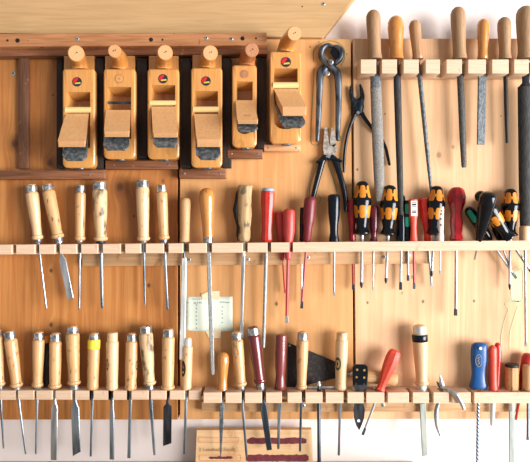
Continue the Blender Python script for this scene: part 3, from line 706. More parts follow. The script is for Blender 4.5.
driver('dull red insulated screwdriver in front of its twin, right of the pair', (289.2, 208.6), (286.7, 323), [(208.6, .05), (208.9, 3.2), (210.4, 5.4), (213, 6.2), (232, 6.1), (240, 4.8), (250, 3.8), (258.6, 3.3), (260, 1.9)], 'red_dull', 1.5, 'red_sleeve', 'steel', 7, t=.031)
driver('black-handled screwdriver almost hidden behind the maroon one', (302.4, 207.4), (301.4, 302.6), [(207.4, 1.5), (208, 2.3), (225, 2.6), (241, 2.6), (242, 1)], 'black', .9, 'steel', 'steel', 4, t=.014)
driver('faded maroon screwdriver with a pinkish red sleeve, leaning left below', (310.4, 196.4), (301.6, 308.4), [(196.4, .05), (196.7, 3.2), (198.2, 5.2), (201, 6.1), (217, 6), (224, 5.4), (227, 4.5), (240, 4.2), (242, 3)], 'maroon', 1.3, 'pink_sleeve', 'steel_dark', 7, t=.03)
driver('lone black screwdriver with a plain round handle, under the pliers', (334, 194), (334, 296.2), [(194, .05), (194.2, 3.6), (195.2, 5.6), (198, 6.2), (214, 5.7), (226, 4.2), (233, 4.0), (238, 5), (241.5, 5.4), (242, 3)], 'grip_dark', 1.1, 'steel', 'steel', 5, ph=.2)
driver('dark red screwdriver behind the left yellow and black one, with a red sleeve', (351.6, 199.2), (353.4, 289.6), [(199.2, .05), (199.5, 2.4), (200.8, 3.8), (204, 4.4), (218, 4.2), (226, 3.3), (240, 3.6), (242, 2)], 'red_clear', 1.3, 'red_sleeve', 'steel_dark', 5.5, t=.013)
def kraft(label, top, tip, yb, phase, shaft=1.5, t=.025, sc=1.0, tipl=6, ttop=None):
    y0 = top[1]; h = yb - y0
    T = Tool('screwdriver', label, 'screwdriver', top, tip, t, SG, 0, ttop)
    pr = [(y0, .05), (y0 + .2, 2.6), (y0 + 1.2, 4.6), (y0 + 3, 5.9), (y0 + h * .17, 6.8), (y0 + h * .34, 8.9), (y0 + h * .385, 9.3), (y0 + h * .43, 8.8), (y0 + h * .5, 8.2), (y0 + h * .62, 7.6), (y0 + h * .7, 6.6), (y0 + h * .82, 5.5), (y0 + h * .89, 5.8), (y0 + h * .945, 8), (y0 + h * .965, 7.8), (yb, 3.2)]
    pr = [(y, r * sc) for y, r in pr]
    b = MB(); b.lathe(T.prof(pr), 26); f = T.rf(pr); k = T.k
    for i in range(6):
        a = phase + i * PI / 3
        b.patch(f, a, T.z(y0 + h * .2), 2.9 * k * sc, h * .115 * k, 1); b.patch(f, a, T.z(y0 + h * .565), 3.1 * k * sc, h * .115 * k, 1)
        b.patch(f, a + PI / 6, T.z(y0 + h * .2), .8 * k * sc, h * .03 * k, 1); b.patch(f, a + PI / 6, T.z(y0 + h * .565), .8 * k * sc, h * .03 * k, 1)
    b.build('handle', ['black', 'yellow'], T.root)
    T.lathe('shaft', [(yb - 1, shaft * 1.3), (yb + 7, shaft * 1.3), (yb + 7.6, shaft), (tip[1] - tipl, shaft)], 'steel', 12)
    T.lathe('tip', [(tip[1] - tipl, shaft), (tip[1] - 3, shaft), (tip[1] - .4, shaft * .45), (tip[1], shaft * .3)], 'steel_black', 12)
    return T
kraft('yellow and black waisted screwdriver, leftmost of its kind', (362.4, 181), (361.4, 288), 235.5, -.1, 1.6)
driver('small clear maroon screwdriver between two yellow and black ones', (374.2, 205.4), (373, 290.4), [(205.4, .05), (205.6, 2.2), (206.6, 3.8), (209, 4.4), (228, 4.2), (234, 3), (237, 2.6), (241, 4), (242, 2)], 'maroon_clear', .8, 'steel', 'steel', 4, t=.016, seg=12)
kraft('yellow and black waisted screwdriver under the tip of the grey rasp', (390, 185), (385.8, 283.6), 236, -.25, 1.5)
driver('plain black screwdriver behind, just under the black file', (401.6, 194.8), (400.6, 289.8), [(194.8, .05), (195, 2), (196.5, 3.2), (200, 3.8), (216, 4.6), (230, 5), (241, 5.2), (242, 3)], 'grip_dark', 1.35, 'steel', 'steel_dark', 8, t=.014)
T = driver('black screwdriver with small green patches, left of the white-labelled red one', (407.2, 200.2), (408, 280.8), [(200.2, .05), (200.5, 2.5), (202, 4), (206, 4.6), (212, 4.2), (220, 4.6), (230, 3.8), (241, 4.4), (242, 2)], 'black', 1.2, 'steel', 'steel_dark', 6, t=.018)
pr = [(200.2, .05), (202, 4), (206, 4.6), (212, 4.2), (220, 4.6), (230, 3.8), (241, 4.4)]
b = MB(); f = T.rf(pr)
for yy in (209, 222): b.patch(f, -.2, T.z(yy), 2.4 * T.k, 5 * T.k, 0)
b.build('grip_inlay', 'green', T.handle)
T = driver('flat red screwdriver with a white striped label on its handle', (413.2, 199), (414.2, 289), [(199, 3), (199.6, 4.3), (202, 4.6), (215, 4.5), (219, 3.6), (228, 2.9), (236, 3.4), (241, 4), (242, 2)], 'red_orange', 1.2, 'red_sleeve', 'steel_dark', 6.5, t=.031, sy=.7)
b = MB(); k = T.k
yf_ = -4.65 * .7 * k
def lab(x0, x1, ya, yb, d, m): b.loft([[(x0 * k, yf_ + .001, T.z(ya)), (x1 * k, yf_ + .001, T.z(ya)), (x1 * k, yf_ + .001, T.z(yb)), (x0 * k, yf_ + .001, T.z(yb))], [(x0 * k, yf_ - d, T.z(ya)), (x1 * k, yf_ - d, T.z(ya)), (x1 * k, yf_ - d, T.z(yb)), (x0 * k, yf_ - d, T.z(yb))]], m=m)
lab(-3.1, 3.1, 201, 216, .0002, 0)
for ya, yb in ((202.4, 203), (203.8, 205.6), (206.4, 207), (209.8, 210.6), (211.4, 213)): lab(-2.2, 2.2, ya, yb, .0004, 1)
b.build('label', ['white', 'badge_dark'], T.handle)
driver('translucent orange-red screwdriver, broad on top, behind a yellow and black one', (424.2, 197.8), (431.6, 286.4), [(197.8, .05), (197.9, 4.6), (199, 6), (202, 6.3), (212, 5.6), (222, 4.3), (232, 3.2), (240, 3.4), (242, 2)], 'red_clear_b', 1.15, 'steel', 'steel', 5, t=.016, seg=12)
kraft('yellow and black screwdriver beside the clear mains tester', (437, 185.8), (431.4, 277), 235.5, .15, 1.4, t=.028)
T = driver('slim clear voltage tester with a yellow top', (440.6, 204), (440, 274.4), [(204, 2.6), (206, 3.3), (226, 3.2), (232, 2.8), (236, 3.6), (241, 3.4), (242, 1.4)], 'clear', .8, 'white', 'steel', 4, t=.038, seg=16, name='voltage_tester', cat='tester')
T.lathe('cap', [(200.8, 1.4), (201.2, 2.8), (203, 3.1), (205.6, 3.2)], 'yellow_paint', 16)
b = MB()
for yy in (211, 214, 219, 225): b.patch(T.rf([(204, 3.2), (226, 3.2)]), -.1, T.z(yy), 1.1 * T.k, .9 * T.k, 0)
b.build('element', 'steel_dark', T.root)
driver('large clear dark-red screwdriver with a long straight shaft', (456.6, 187), (455.6, 315.6), [(187, .05), (187.2, 3.2), (188.2, 5.6), (190.4, 7.4), (196, 8.9), (203, 8.5), (207, 6.8), (212, 5.5), (216, 5.6), (222, 6.4), (228, 5.9), (234, 5.2), (239, 6.4), (242, 5)], 'red_clear', 1.5, 'steel', 'steel_black', 7, t=.025, seg=8, sharp=15, ph=PI / 8)
T = driver('black handle with a teal patch, tilted, behind the big black one', (467, 207), (516.4, 278.4), [(207, .05), (207.2, 2), (208.4, 4), (211, 5.2), (222, 5.6), (230, 5), (238, 4), (241, 2)], 'black', 1.15, 'steel', 'steel_dark', 6, t=.017)
b = MB(); b.patch(T.rf([(207, 4), (211, 5.2), (222, 5.6), (238, 4)]), -.5, T.z(215), 2.8 * T.k, 7.0 * T.k, 0); b.build('grip_inlay', 'green', T.handle)
kraft('yellow and black screwdriver lying over at a slant to the right', (477.5, 192), (533, 274.5), 239, .55, 1.5, t=.02, sc=.9, ttop=.052)
driver('big glossy black screwdriver leaning right, in front of the slanted ones', (489.4, 192.6), (474.6, 259.6), [(192.6, .05), (192.8, 4), (193.8, 6.6), (196.4, 8), (206, 7.8), (218, 6.8), (230, 5.4), (240, 3.6), (243, 1.6)], 'black', 1.0, 'steel', 'steel', 4, t=.018, ttop=.085, seg=9, sharp=50)
kraft('yellow and black waisted screwdriver, furthest right of the upright ones', (510.4, 188.6), (509.6, 289.8), 237, .35, 1.2, t=.021, sc=.95)
driver('black screwdriver mostly hidden behind the leaning black one', (484, 199), (509.8, 267), [(199, .05), (199.3, 2), (201, 3.2), (220, 3.4), (238, 2.8), (241, 1.4)], 'black', .9, 'steel', 'steel', 4, t=.0165)
driver('bare pale wooden handle with a long thin spike at the far right', (524.8, 225.6), (526, 346.4), [(225.6, .05), (225.7, 3.4), (226.5, 4.8), (228.5, 5.4), (239, 5.4), (241, 5)], 'beech_pale', 1.3, 'steel', 'steel', 5, t=.034, name='awl', cat='awl')

# ================================================================== bottom row
KW = dict(group=BG)
chisel('chisel cut by the left edge of the picture, bottom rack', (-3.4, 329.2), (3.6, 448.4), (329.2, 336.4), 5.6, 4.7, 386, [(386, 1.3, 1.2), (400, 1.3, 1.1), (410, 1, .9), (446, .7, .6), (448.4, .6, .4)], 'beech', yf=391, **KW)
chisel('leaning narrow chisel, second from the left on the bottom rack', (9.4, 330.4), (25.9, 454), (330.4, 339), 6.3, 5.3, 387, [(387, 1.6, 1.3), (400, 1.5, 1.2), (410, 1.05, .9), (452, .95, .8), (454, .9, .3)], 'beech', yf=391.4, **KW)
chisel('upright narrow chisel left of the black brush handle, bottom rack', (38.9, 331.2), (35.9, 454), (331.2, 339.4), 5.9, 4.9, 386.8, [(387, 1.5, 1.3), (399, 1.4, 1.2), (410, 1.1, .9), (452, .9, .8), (454, .9, .3)], 'beech', yf=391.2, **KW)
T = Tool('hand_tool', 'dark-handled tool with a yellow collar, hidden between two chisel handles at the bottom left', 'hand tool', (47.4, 336), (47.2, 386.4), .0105, BG)
T.lathe('handle', [(342.5, 3.4), (360, 3.4), (380, 3.2), (385.6, 3.4), (386.3, 2)], 'steel_black', 16); T.lathe('collar', [(336, 2.6), (336.6, 3.5), (342.4, 3.6)], 'yellow', 16)
chisel('chisel with a broad pale blade widening to the tip, bottom rack', (55.8, 332.2), (53.8, 460), (332.2, 341), 6.0, 5.7, 388, [(388, 1.4, 1.3), (402, 1.5, 1.2), (405, 2.4, 1), (408, 3.3, .9), (440, 3.3, .8), (457, 3, .7), (460, 2.9, .3)], 'beech', bmat='steel', yf=390.6, **KW)
chisel('tallest chisel near the bottom left, with the widest skewed blade', (72.2, 325), (76.8, 456), (325, 333), 6.8, 5.7, 384.6, [(385, 1.7, 1.5), (400, 1.7, 1.4), (404, 2.4, 1), (408, 4.0, .8), (452, 4.0, .7), (456, 3.9, .3, 0, 451.5)], 'beech_dirty', yf=391.6, bmat='steel_blade', **KW)
T, pr = chisel('chisel with a band of yellow paint under its hoop', (94.4, 332.2), (90.7, 456.4), (332.2, 339), 6.0, 5.7, 389, [(389, 1.4, 1.3), (402, 1.4, 1.2), (410, 1.2, 1), (454, 1.0, .8), (456.4, 1, .3)], 'beech', bead=False, **KW)
T.lathe('paint_band', [(339.4, 5.7), (340.2, 6.0), (341.6, 6.15), (348, 6.12), (348.3, 5.9)], 'yellow_paint'); T.emblem(pr, -1.15, 363, 2.2, 3.6)
T, pr = chisel('pale hoopless chisel with a green oval mark', (112.4, 332.2), (112, 459.4), (332.2, 340.6), 6.3, 5.9, 389.6, [(389, 1.7, 1.5), (402, 1.6, 1.3), (410, 1.8, 1.2), (414, 2.3, 1.2), (456, 2.3, .9), (459.4, 2.2, .3)], 'beech_pale', cap='wood', bead=False, capr=5.3, **KW)
T.emblem(pr, -.7, 363.5, 2.2, 6)
T, pr = chisel('plain chisel between the green-marked and the mottled one', (132.1, 332.4), (129, 458), (332.4, 340.6), 6.0, 5.9, 389.6, [(389, 1.9, 1.6), (402, 1.7, 1.3), (412, 1.4, 1.1), (440, 1.6, .9), (456, 1.6, .8), (458, 1.5, .3)], 'beech', bead=False, **KW)
T.emblem(pr, 1.35, 365, 2.2, 4.6)
chisel('tall chisel with dark mottling over its handle, bottom rack', (145.2, 324.8), (154.6, 455), (324.8, 332.8), 7.0, 5.9, 384.8, [(385, 1.9, 1.6), (398, 1.8, 1.4), (408, 1.6, 1.1), (450, 1.3, .9), (455, 1, .3)], 'beech_stained', yf=391.6, capr=6.0, **KW)
chisel('chisel with a short black square-shouldered blade', (168.4, 328), (167.2, 446), (328, 336.4), 6.4, 6.1, 389.4, [(389, 1.8, 1.4), (398, 1.3, 1.1), (404, 1.6, 1), (406.5, 4.1, .8), (443, 4.2, .7), (446, 4.1, .3, 0, 443.2)], 'beech', bmat='steel_black', **KW)
T, pr = chisel('slim pale chisel with a dark round emblem, beneath the pale file', (188, 337), (184.4, 454), (337, 345.8), 5.2, 5.0, 389.4, [(389, 1.6, 1.4), (402, 1.4, 1.2), (412, 1.3, 1), (452, 1.2, .8), (454, 1.1, .3)], 'beech_pale', bead=False, cap='steel_pale', capr=3.7, t=.024, **KW)
T.emblem(pr, -.8, 368, 3.4, 8, ('ink', 'green_emblem'))
b = MB(); b.patch(T.rf(pr), -.7, T.z(366.5), .9 * T.k, 1.1 * T.k, 0, lift=.0009); b.patch(T.rf(pr), -.75, T.z(371.5), .8 * T.k, .9 * T.k, 1, lift=.0009); b.build('emblem_mark', ['badge_red', 'badge_yellow'], T.handle)
OG = 'tools on the bottom right rack'
T = Tool('file', 'tapered pointed file with a small orange bulb handle', 'file', (223.4, 352), (220.6, 457), .026, OG)
T.lathe('handle', [(352, .05), (352.3, 2.4), (353.6, 4.4), (357, 5.9), (362, 6.1), (370, 5.2), (380, 4.4), (387, 4.8), (389.8, 5.4), (390.6, 4)], 'orange_wood')
T.lathe('tang', [(390, 1.6), (405, 1.2)], 'steel_dark', 10); T.blade('blade', [(402.5, 1.4, .9), (404, 2.4, 1.1), (425, 2, .9), (452, .8, .6), (457, .3, .3)], 'file_blue')
KW = dict(group=OG)
chisel('plain beech chisel between the orange file and the dark red handle', (236.4, 331.2), (246.7, 456.6), (331.2, 339.2), 6.1, 5.3, 386, [(386, 1.6, 1.4), (402, 1.5, 1.2), (412, 1.25, 1), (454, 1.2, .8), (456.6, 1.1, .3)], 'beech', yf=391.6, bmat='steel_blade', **KW)
chisel('chisel with a dark red lacquered handle and worn steel hoop', (252.4, 326), (269.4, 450), (326, 334.6), 6.5, 5.4, 383, [(383, 1.9, 1.5), (398, 1.9, 1.4), (403, 2.2, 1.2), (406, 3.4, 1.1), (447, 2.7, .8), (450, 2.6, .3)], 'red_wood', yf=391, capr=5.8, bmat='steel_dark', **KW)
T = Tool('chisel', 'narrow chisel with a straight red-brown handle and no hoop', 'chisel', (281.4, 334.2), (278.3, 449), .026, OG)
T.lathe('handle', [(334.2, .05), (334.3, 4.6), (335.2, 5.5), (340, 5.6)] + [(340 + i * 3 + d, 5.6 - q) for i in range(4) for d, q in ((0, 0), (1, .12), (2, 0))] + [(356, 5.6), (368, 5.3), (373, 4.6), (377, 4.5), (384, 5.2), (389, 5.7), (390.6, 4.8)], 'redbrown')
T.blade('blade', [(390, 1.9, 1.4), (396, 1.7, 1.2), (403, 2, 1.1), (408, 1.7, 1), (446, 1.3, .8), (449, 1.1, .3)], 'steel_blade')
chisel('beech chisel standing in front of the black triangular plate', (302.8, 331), (300, 451.4), (331, 339.8), 6.0, 5.0, 389, [(389, 1.6, 1.4), (400, 1.5, 1.2), (410, 1.2, 1), (449, 1.1, .8), (451.4, 1, .3)], 'beech', yf=391.2, bmat='steel_dark', **KW)
T, pr = chisel('pale hoopless chisel with a green ring mark, right of the black plate', (342.0, 332), (338.8, 455.4), (332, 339.6), 6.3, 5.8, 389.8, [(389, 1.6, 1.4), (402, 1.5, 1.2), (412, 1.3, 1), (453, 1.2, .8), (455.4, 1.1, .3)], 'beech_pale', cap='wood', capr=5.4, bead=False, bmat='steel_blade', **KW)
T.emblem(pr, -.75, 363, 3.6, 6.6)
# triangular scraper plate
o3 = P(311, 388, .006)
r = empty('scraper_plate', o3, 'black steel triangular plate standing behind the handles', 'scraper', OG)
b = MB(o3); b.prism([(288, 343), (308.4, 350.6), (336, 362), (336, 378), (309, 384.6), (300, 387.6), (287, 387.6)], .004, .0062); b.build('plate', 'scraper', r)
hb = MB(o3); hb.disc(289.6, 345.6, .0066, .9); hb.build('hanging_hole', 'white', r)
# T bar
T = Tool('t_handle_tool', 'steel crossbar tool with a little knob and long dark shaft through the rack', 'hand tool', (318.8, 386.2), (319.2, 470), .026, OG)
T.lathe('shaft', [(386, 1.9), (470, 1.9)], 'steel_dark', 14)
b = MB(); zz = T.z(387.2); k = T.k
b.tube([Vector((-10.5 * k, 0, zz)), Vector((0, 0, zz)), Vector((15.5 * k, 0, zz))], [1.25 * k] * 3, 12, (0, 1, 0)); b.build('crossbar', 'steel', T.root)
T.lathe('knob', [(386.4, 1.2), (385.4, 2.4), (383.8, 2.5), (383, 1.6), (381.4, 1.5), (381, .6)], 'steel', 14)
# riveted dark tool
o3 = P(359, 430, .04)
r = empty('riveted_knife', o3, 'black flat tool with six brass rivets and a pointed lower end', 'knife', OG)
b = MB(o3); q = [(355.2, 364.6), (365.4, 364.6), (367.6, 366.4), (368.2, 372), (367.2, 386), (362.8, 391), (362, 398), (365, 410), (364.2, 418), (361.4, 426), (359.2, 430.4), (356.4, 426), (354, 418), (353.6, 410), (355.6, 398), (355.4, 391), (353, 386), (352.6, 368)]
b.prism(q, .038, .0415); b.build('blade', 'steel_black', r)
b = MB(o3); gs = None; b.prism([(353.6, 366), (355.6, 365.2), (365.2, 365.2), (367.2, 367), (367.4, 372), (366.4, 385), (354, 385), (353.2, 372)], .034, .0435); gs = b.build('grip_scale', 'black', r)
for x, y, m in ((357.2, 369.8, 'brass'), (364.4, 370.3, 'brass'), (356.6, 377.2, 'brass'), (364.3, 377.6, 'brass'), (356, 384, 'steel_black'), (364, 384.3, 'steel_black')):
    b = MB(o3); b.disc(x, y, .0443, 1.15, .0012); b.build('rivet', m, gs)
b = MB(o3); b.disc(358.7, 420.8, .0421, 1.5, .001); b.build('hanging_hole', 'white', r)
# lying awl
T = Tool('awl', 'awl with a pale wooden handle lying on its side behind the orange-red screwdriver', 'awl', (397.6, 379.6), (341, 373.2), .0175, OG)
L = T.L
b = MB(); k = T.k; b.lathe([(L * q, r_ * k) for q, r_ in ((.30, 5), (.34, 6), (.5, 6.6), (.7, 6.2), (.84, 6.4), (.92, 6.9), (.97, 6), (.99, 4), (1, .1))], 22); b.build('handle', 'file_pale', T.root)
b = MB(); b.lathe([(L * q, r_ * k) for q, r_ in ((.16, 1.8), (.2, 2.6), (.24, 2.2), (.31, 3))], 14); b.build('ferrule', 'steel', T.root)
b = MB(); b.lathe([(0, .3 * k), (L * .05, .9 * k), (L * .18, 1.2 * k)], 10); b.build('spike', 'steel', T.root)
# orange-red slanted screwdriver
driver('orange-red screwdriver slanting down to the left, in the bottom right rack', (395.6, 349.8), (362.6, 435), [(349.8, .05), (350, 3.4), (351, 5.2), (353.4, 6.6), (359, 7.2), (368, 6.7), (376, 5.4), (383, 4), (387, 4), (389.4, 5.6), (391, 4)], 'red_orange', 1.2, 'steel', 'steel_dark', 7, t=.034, seg=8, sharp=14, group=OG)
# big chisel with dark tape
T, pr = chisel('stout chisel with a dark green band near the top of its handle', (419.4, 324.4), (424.8, 456.6), (324.4, 333.4), 7.6, 6.0, 385.2, [(385, 2.2, 1.6), (400, 2.4, 1.5), (404, 3.1, 1.1), (426, 3.0, 1), (452, 2.8, .8), (456.6, 2.7, .3, 0, 455)], 'beech_pale', cap='steel_pale', capr=6.2, yf=391.2, fmat='steel_pale', bmat='steel_grey', **KW)
T.lathe('band', [(334.2, 7.2), (335, 7.75), (341, 7.75), (341.6, 7.3)], 'grip_dark')
T.lathe('neck', [(391, 2.6), (403, 2.8)], 'steel_dark', 14)
# small nippers
o3 = P(441, 436, .03)
r = empty('pliers', o3, 'small bare-steel pliers dangling over the front edge of the bottom right rack', 'pliers', OG)
def seg(parent, off, name, pts, mat, sg=12, n=5):
    """curved bar: (x, row, depth, half width, half thickness)"""
    b = MB(off); q = sm(pts, n)
    b.tube([P(x, y, t) for x, y, t, w, h in q], [(h * S, w * S) for x, y, t, w, h in q], sg); return b.build(name, mat, parent)
seg(r, o3, 'jaw', [(440.3, 374.8, .03, .4, .5), (440.8, 379, .03, 1.6, 1.4), (442, 385, .031, 2.6, 1.8), (442.6, 389, .034, 1.8, 1.5)], 'steel')
seg(r, o3, 'jaw', [(436.8, 381.6, .029, .4, .5), (438.4, 384, .029, 1.4, 1.2), (441, 387, .03, 2, 1.6), (443, 389, .034, 1.8, 1.5)], 'steel_dark')
seg(r, o3, 'handle', [(442, 387, .036, 1.8, 1.4), (449, 390.5, .05, 1.7, 1.4), (456, 394, .056, 1.9, 1.5), (461, 402, .056, 2.1, 1.6), (464, 409, .056, 1.8, 1.4)], 'steel')
seg(r, o3, 'handle', [(442, 388, .032, 1.6, 1.4), (440.6, 398, .03, 1.6, 1.4), (437, 408, .03, 2.2, 1.6), (436.2, 416, .03, 2.3, 1.6), (437.4, 426, .03, 2.1, 1.5), (440.4, 435.4, .03, 1.3, 1.2)], 'steel')
b = MB(o3); b.disc(442, 386, .0368, 1.5, .002); b.build('rivet', 'hoop', r)
# blue handle
T = Tool('hand_drill_bit', 'blue-handled tool with a hanging hole and twisted blue shaft', 'hand tool', (479.3, 342.4), (477, 475), .026, OG)
b = MB(); pr = [(342.4, 3, .3), (343, 5.6, .25), (345, 7.4, .2), (350, 8.1, .1), (360, 8.1, 0), (368, 7.0, -.1), (374, 6.6, -.2), (380, 7.2, -.3), (385, 8.4, -.4), (387.6, 8, -.4), (388.6, 6, -.4)]
k = T.k; rings = []
for y, r_, dx in pr: rings.append([((dx + r_ * math.copysign(abs(math.cos(a)) ** .7, math.cos(a))) * k, r_ * .62 * math.copysign(abs(math.sin(a)) ** .7, math.sin(a)) * k, T.z(y)) for a in [2 * PI * i / 24 for i in range(24)]])
b.loft(rings); T.handle = b.build('handle', 'blue', T.root)
def facepl(b, x, y, rx, ry, d, m, seg=16, inner=None):
    yy = -8.1 * .62 * k
    a = [((x + rx * math.cos(2 * PI * i / seg)) * k, yy - d, T.z(y + ry * math.sin(2 * PI * i / seg))) for i in range(seg)]
    b.loft([[(p[0], yy + .002, p[2]) for p in a], a], m=m)
b = MB(); facepl(b, -1, 347.2, 2.2, 2.2, .0003, 0); facepl(b, -.4, 347.4, 1.5, 1.5, .0005, 1); b.build('hanging_hole', ['badge_dark', 'white'], T.handle)
b = MB(); yy = -8.1 * .62 * k - .0002
ov = [Vector(((-2.2 + 3 * math.cos(2 * PI * i / 20)) * k, yy, T.z(359.6 + 6 * math.sin(2 * PI * i / 20)))) for i in range(21)]
b.tube(ov, [.00035] * 21, 6); 
zz = [Vector(((-2.2 + x) * k, yy, T.z(359.6 + y))) for x, y, in sm([(-.8, 3.6), (1.2, 2.2), (-1, .4), (.6, -1.2), (-1, -2.6), (1, -3.6)], 4)]
b.tube(zz, [.00035] * len(zz), 6); b.build('emblem', 'badge_yellow', T.handle)
T.lathe('collar', [(388.4, 5.2), (390.6, 4.8)], 'yellow', 20, 1, .62); T.lathe('shaft', [(390, 1.45), (475, 1.45)], 'spiral', 16)
# red handled pair
o3 = P(492.6, 426, .026)
r = empty('pliers', o3, 'pliers with two red grips, standing upright jaws down beside the blue handle', 'pliers', OG)
b = MB(o3)
seg(r, o3, 'grip', [(497.4, 343.8, .018, 2.4, 2.4), (497.8, 347, .018, 3.4, 3.2), (498, 360, .018, 3.2, 3), (497, 376, .018, 3, 3), (496.6, 388, .018, 3.4, 3)], 'red')
seg(r, o3, 'grip', [(492.6, 346.4, .034, 2.8, 2.6), (492.6, 350, .034, 4.2, 3.6), (492.8, 366, .034, 4, 3.6), (493, 382, .034, 3.8, 3.4), (493.4, 390, .034, 4.4, 3.4)], 'red_orange')
seg(r, o3, 'jaw', [(493, 389, .028, 3, 3), (492.8, 402, .027, 2.6, 2), (492.4, 418, .026, 2.4, 1.8), (492.2, 425.4, .026, 2, 1.4)], 'steel_pale')
# faceted short handle
T = Tool('chisel', 'chisel with a short faceted wooden handle and dark worn top', 'chisel', (511.9, 363.4), (511.6, 475), .026, OG)
T.lathe('handle', [(366.4, 6.6), (380, 6.6), (389, 6.4), (391, 5.6)], 'beech_dirty', 10, sharp=15); T.lathe('crown', [(363.4, 3), (363.7, 5.6), (364.6, 6.5), (366.8, 6.65)], 'scraper', 20)
T.lathe('ferrule', [(391, 3.2), (409.5, 3), (411, 2)], 'steel_pale', 16); T.blade('blade', [(410, 2.6, 1), (412, 2.8, 1), (475, 2.8, .8)], 'steel_grey')
# slanted red and pale at the edge
driver('red screwdriver leaning behind the faceted handle at the right edge', (529, 353), (515.6, 420), [(353, .05), (353.3, 3), (354.6, 5), (358, 6), (372, 5.4), (384, 4.4), (389, 4), (390, 2)], 'red', 1.2, 'red', 'red', 5, t=.018, group=OG)
driver('pale wooden-handled spike cut by the right edge of the picture', (528.2, 364.6), (527.6, 440), [(364.6, .05), (364.7, 3.6), (365.6, 5), (368, 5.6), (380, 5.2), (389, 5.4), (390.6, 4)], 'beech', 1.2, 'steel_dark', 'steel_dark', 4, t=.036, group=OG, name='awl', cat='awl')

# ================================================================== pincers and pliers
o3 = P(328, 63, .012)
r = empty('pincers', o3, 'forged steel pincers with round jaws hanging at the top of the middle board', 'pincers')
t0 = .012
seg(r, o3, 'jaw_arm', [(332.6, 46.6, t0, 1.2, 3), (327.5, 45.4, t0, 2.4, 3.4), (322.4, 49, t0, 2.9, 3.6), (321.2, 56, t0, 2.9, 3.4), (325, 62, t0, 2.9, 3), (330.5, 66, t0 + .003, 3.2, 2.2), (335.6, 71, t0, 4, 2.2), (338, 78, t0, 3.8, 2.2), (338.6, 98, t0, 3.2, 2), (338, 124, t0, 2.7, 1.9), (337.4, 140, t0, 1.9, 1.6)], 'pincer', 14)
seg(r, o3, 'jaw_arm', [(333.4, 46.6, t0, 1.2, 3), (337.5, 47.4, t0, 2.6, 3.4), (341, 51.5, t0, 3, 3.6), (340.6, 57.5, t0, 2.9, 3.4), (336.4, 62.4, t0, 2.8, 3), (330, 65, t0 - .003, 3, 2.2), (322.4, 70, t0 - .002, 4.4, 2.2), (320, 77, t0, 3.8, 2.2), (319.4, 92, t0, 3.2, 2), (318.2, 122, t0, 2.7, 1.9), (317.2, 141, t0, 1.8, 1.6)], 'pincer', 14)
b = MB(o3); b.prism([(333.4, 45.8), (337, 49.5), (338.4, 55), (336.6, 58.6), (333, 56), (330.4, 51.6), (331.4, 48.4)], t0 - .003, t0 + .004); b.build('jaw_facing', 'black', r)
b = MB(o3); c = P(330.6, 63.2, t0); b.loft([[c + Vector((q * 2.7 * S * math.cos(i * PI / 9), -h, q * 2.7 * S * math.sin(i * PI / 9))) for i in range(18)] for q, h in ((1, .004), (1, .009), (.7, .0108), (.3, .0112))]); b.build('rivet', 'hoop', r)
b = MB(); o4 = P(327.6, 73.6, 0); nl = empty('hanging_screw', o4, 'bright screw the pincers hang from, just under their rivet', 'screw')
screw(327.6, 73.4, .008, nl, o4, 2.3); b = MB(o4); b.tube([P(327.6, 73.4, .0), P(327.6, 73.4, .008)], [.0015] * 2, 8, (1, 0, 0)); b.build('shank', 'screw', nl)

o3 = P(330, 157, .012)
r = empty('pliers', o3, 'combination pliers with dark blue grips hanging below the pincers', 'pliers')
b = MB(o3); b.prism([(324.6, 127.6), (327, 127.4), (328.4, 138), (328.8, 143.4), (330, 146), (336.4, 143.6), (337, 150), (335, 156.5), (330, 159.4), (324, 156), (323.2, 148), (323.8, 138)], .006, .0135); b.build('jaw', 'plier_pale', r)
b = MB(o3); b.prism([(331.4, 127.6), (333.4, 127.6), (335, 134), (336.4, 143.8), (334, 147), (330.4, 145), (330, 139), (330.8, 135)], .006, .0135); b.build('jaw', 'plier_pale', r)
b = MB(o3); b.disc(328.6, 156.8, .0145, 1.7, .002); b.build('rivet', 'steel', r)
seg(r, o3, 'grip', [(325.5, 156, .01, 2.8, 2.6), (322, 162, .01, 3.2, 2.8), (318.4, 176, .011, 2.9, 2.6), (315, 189, .011, 2.6, 2.4), (312.6, 200, .011, 2.3, 2.2)], 'grip_dark')
seg(r, o3, 'grip', [(331.5, 156, .01, 2.8, 2.6), (335.8, 162, .01, 3.2, 2.8), (340.6, 177, .011, 2.9, 2.6), (344.4, 192, .011, 2.7, 2.4), (345.8, 203, .011, 2.4, 2.2), (345.7, 211, .011, 1.9, 1.8)], 'grip_dark')
seg(r, o3, 'guard', [(316.6, 162.4, .012, 1.5, 2.4), (320.5, 160.4, .012, 1.9, 3), (325.5, 158.6, .012, 1.7, 3), (329, 159.5, .012, 1.2, 2.4)], 'grip_dark')
seg(r, o3, 'guard', [(341.6, 161.4, .012, 1.3, 2.4), (337.5, 160.2, .012, 1.9, 3), (332.5, 158.6, .012, 1.7, 3), (329.4, 159.5, .012, 1.2, 2.4)], 'grip_dark')

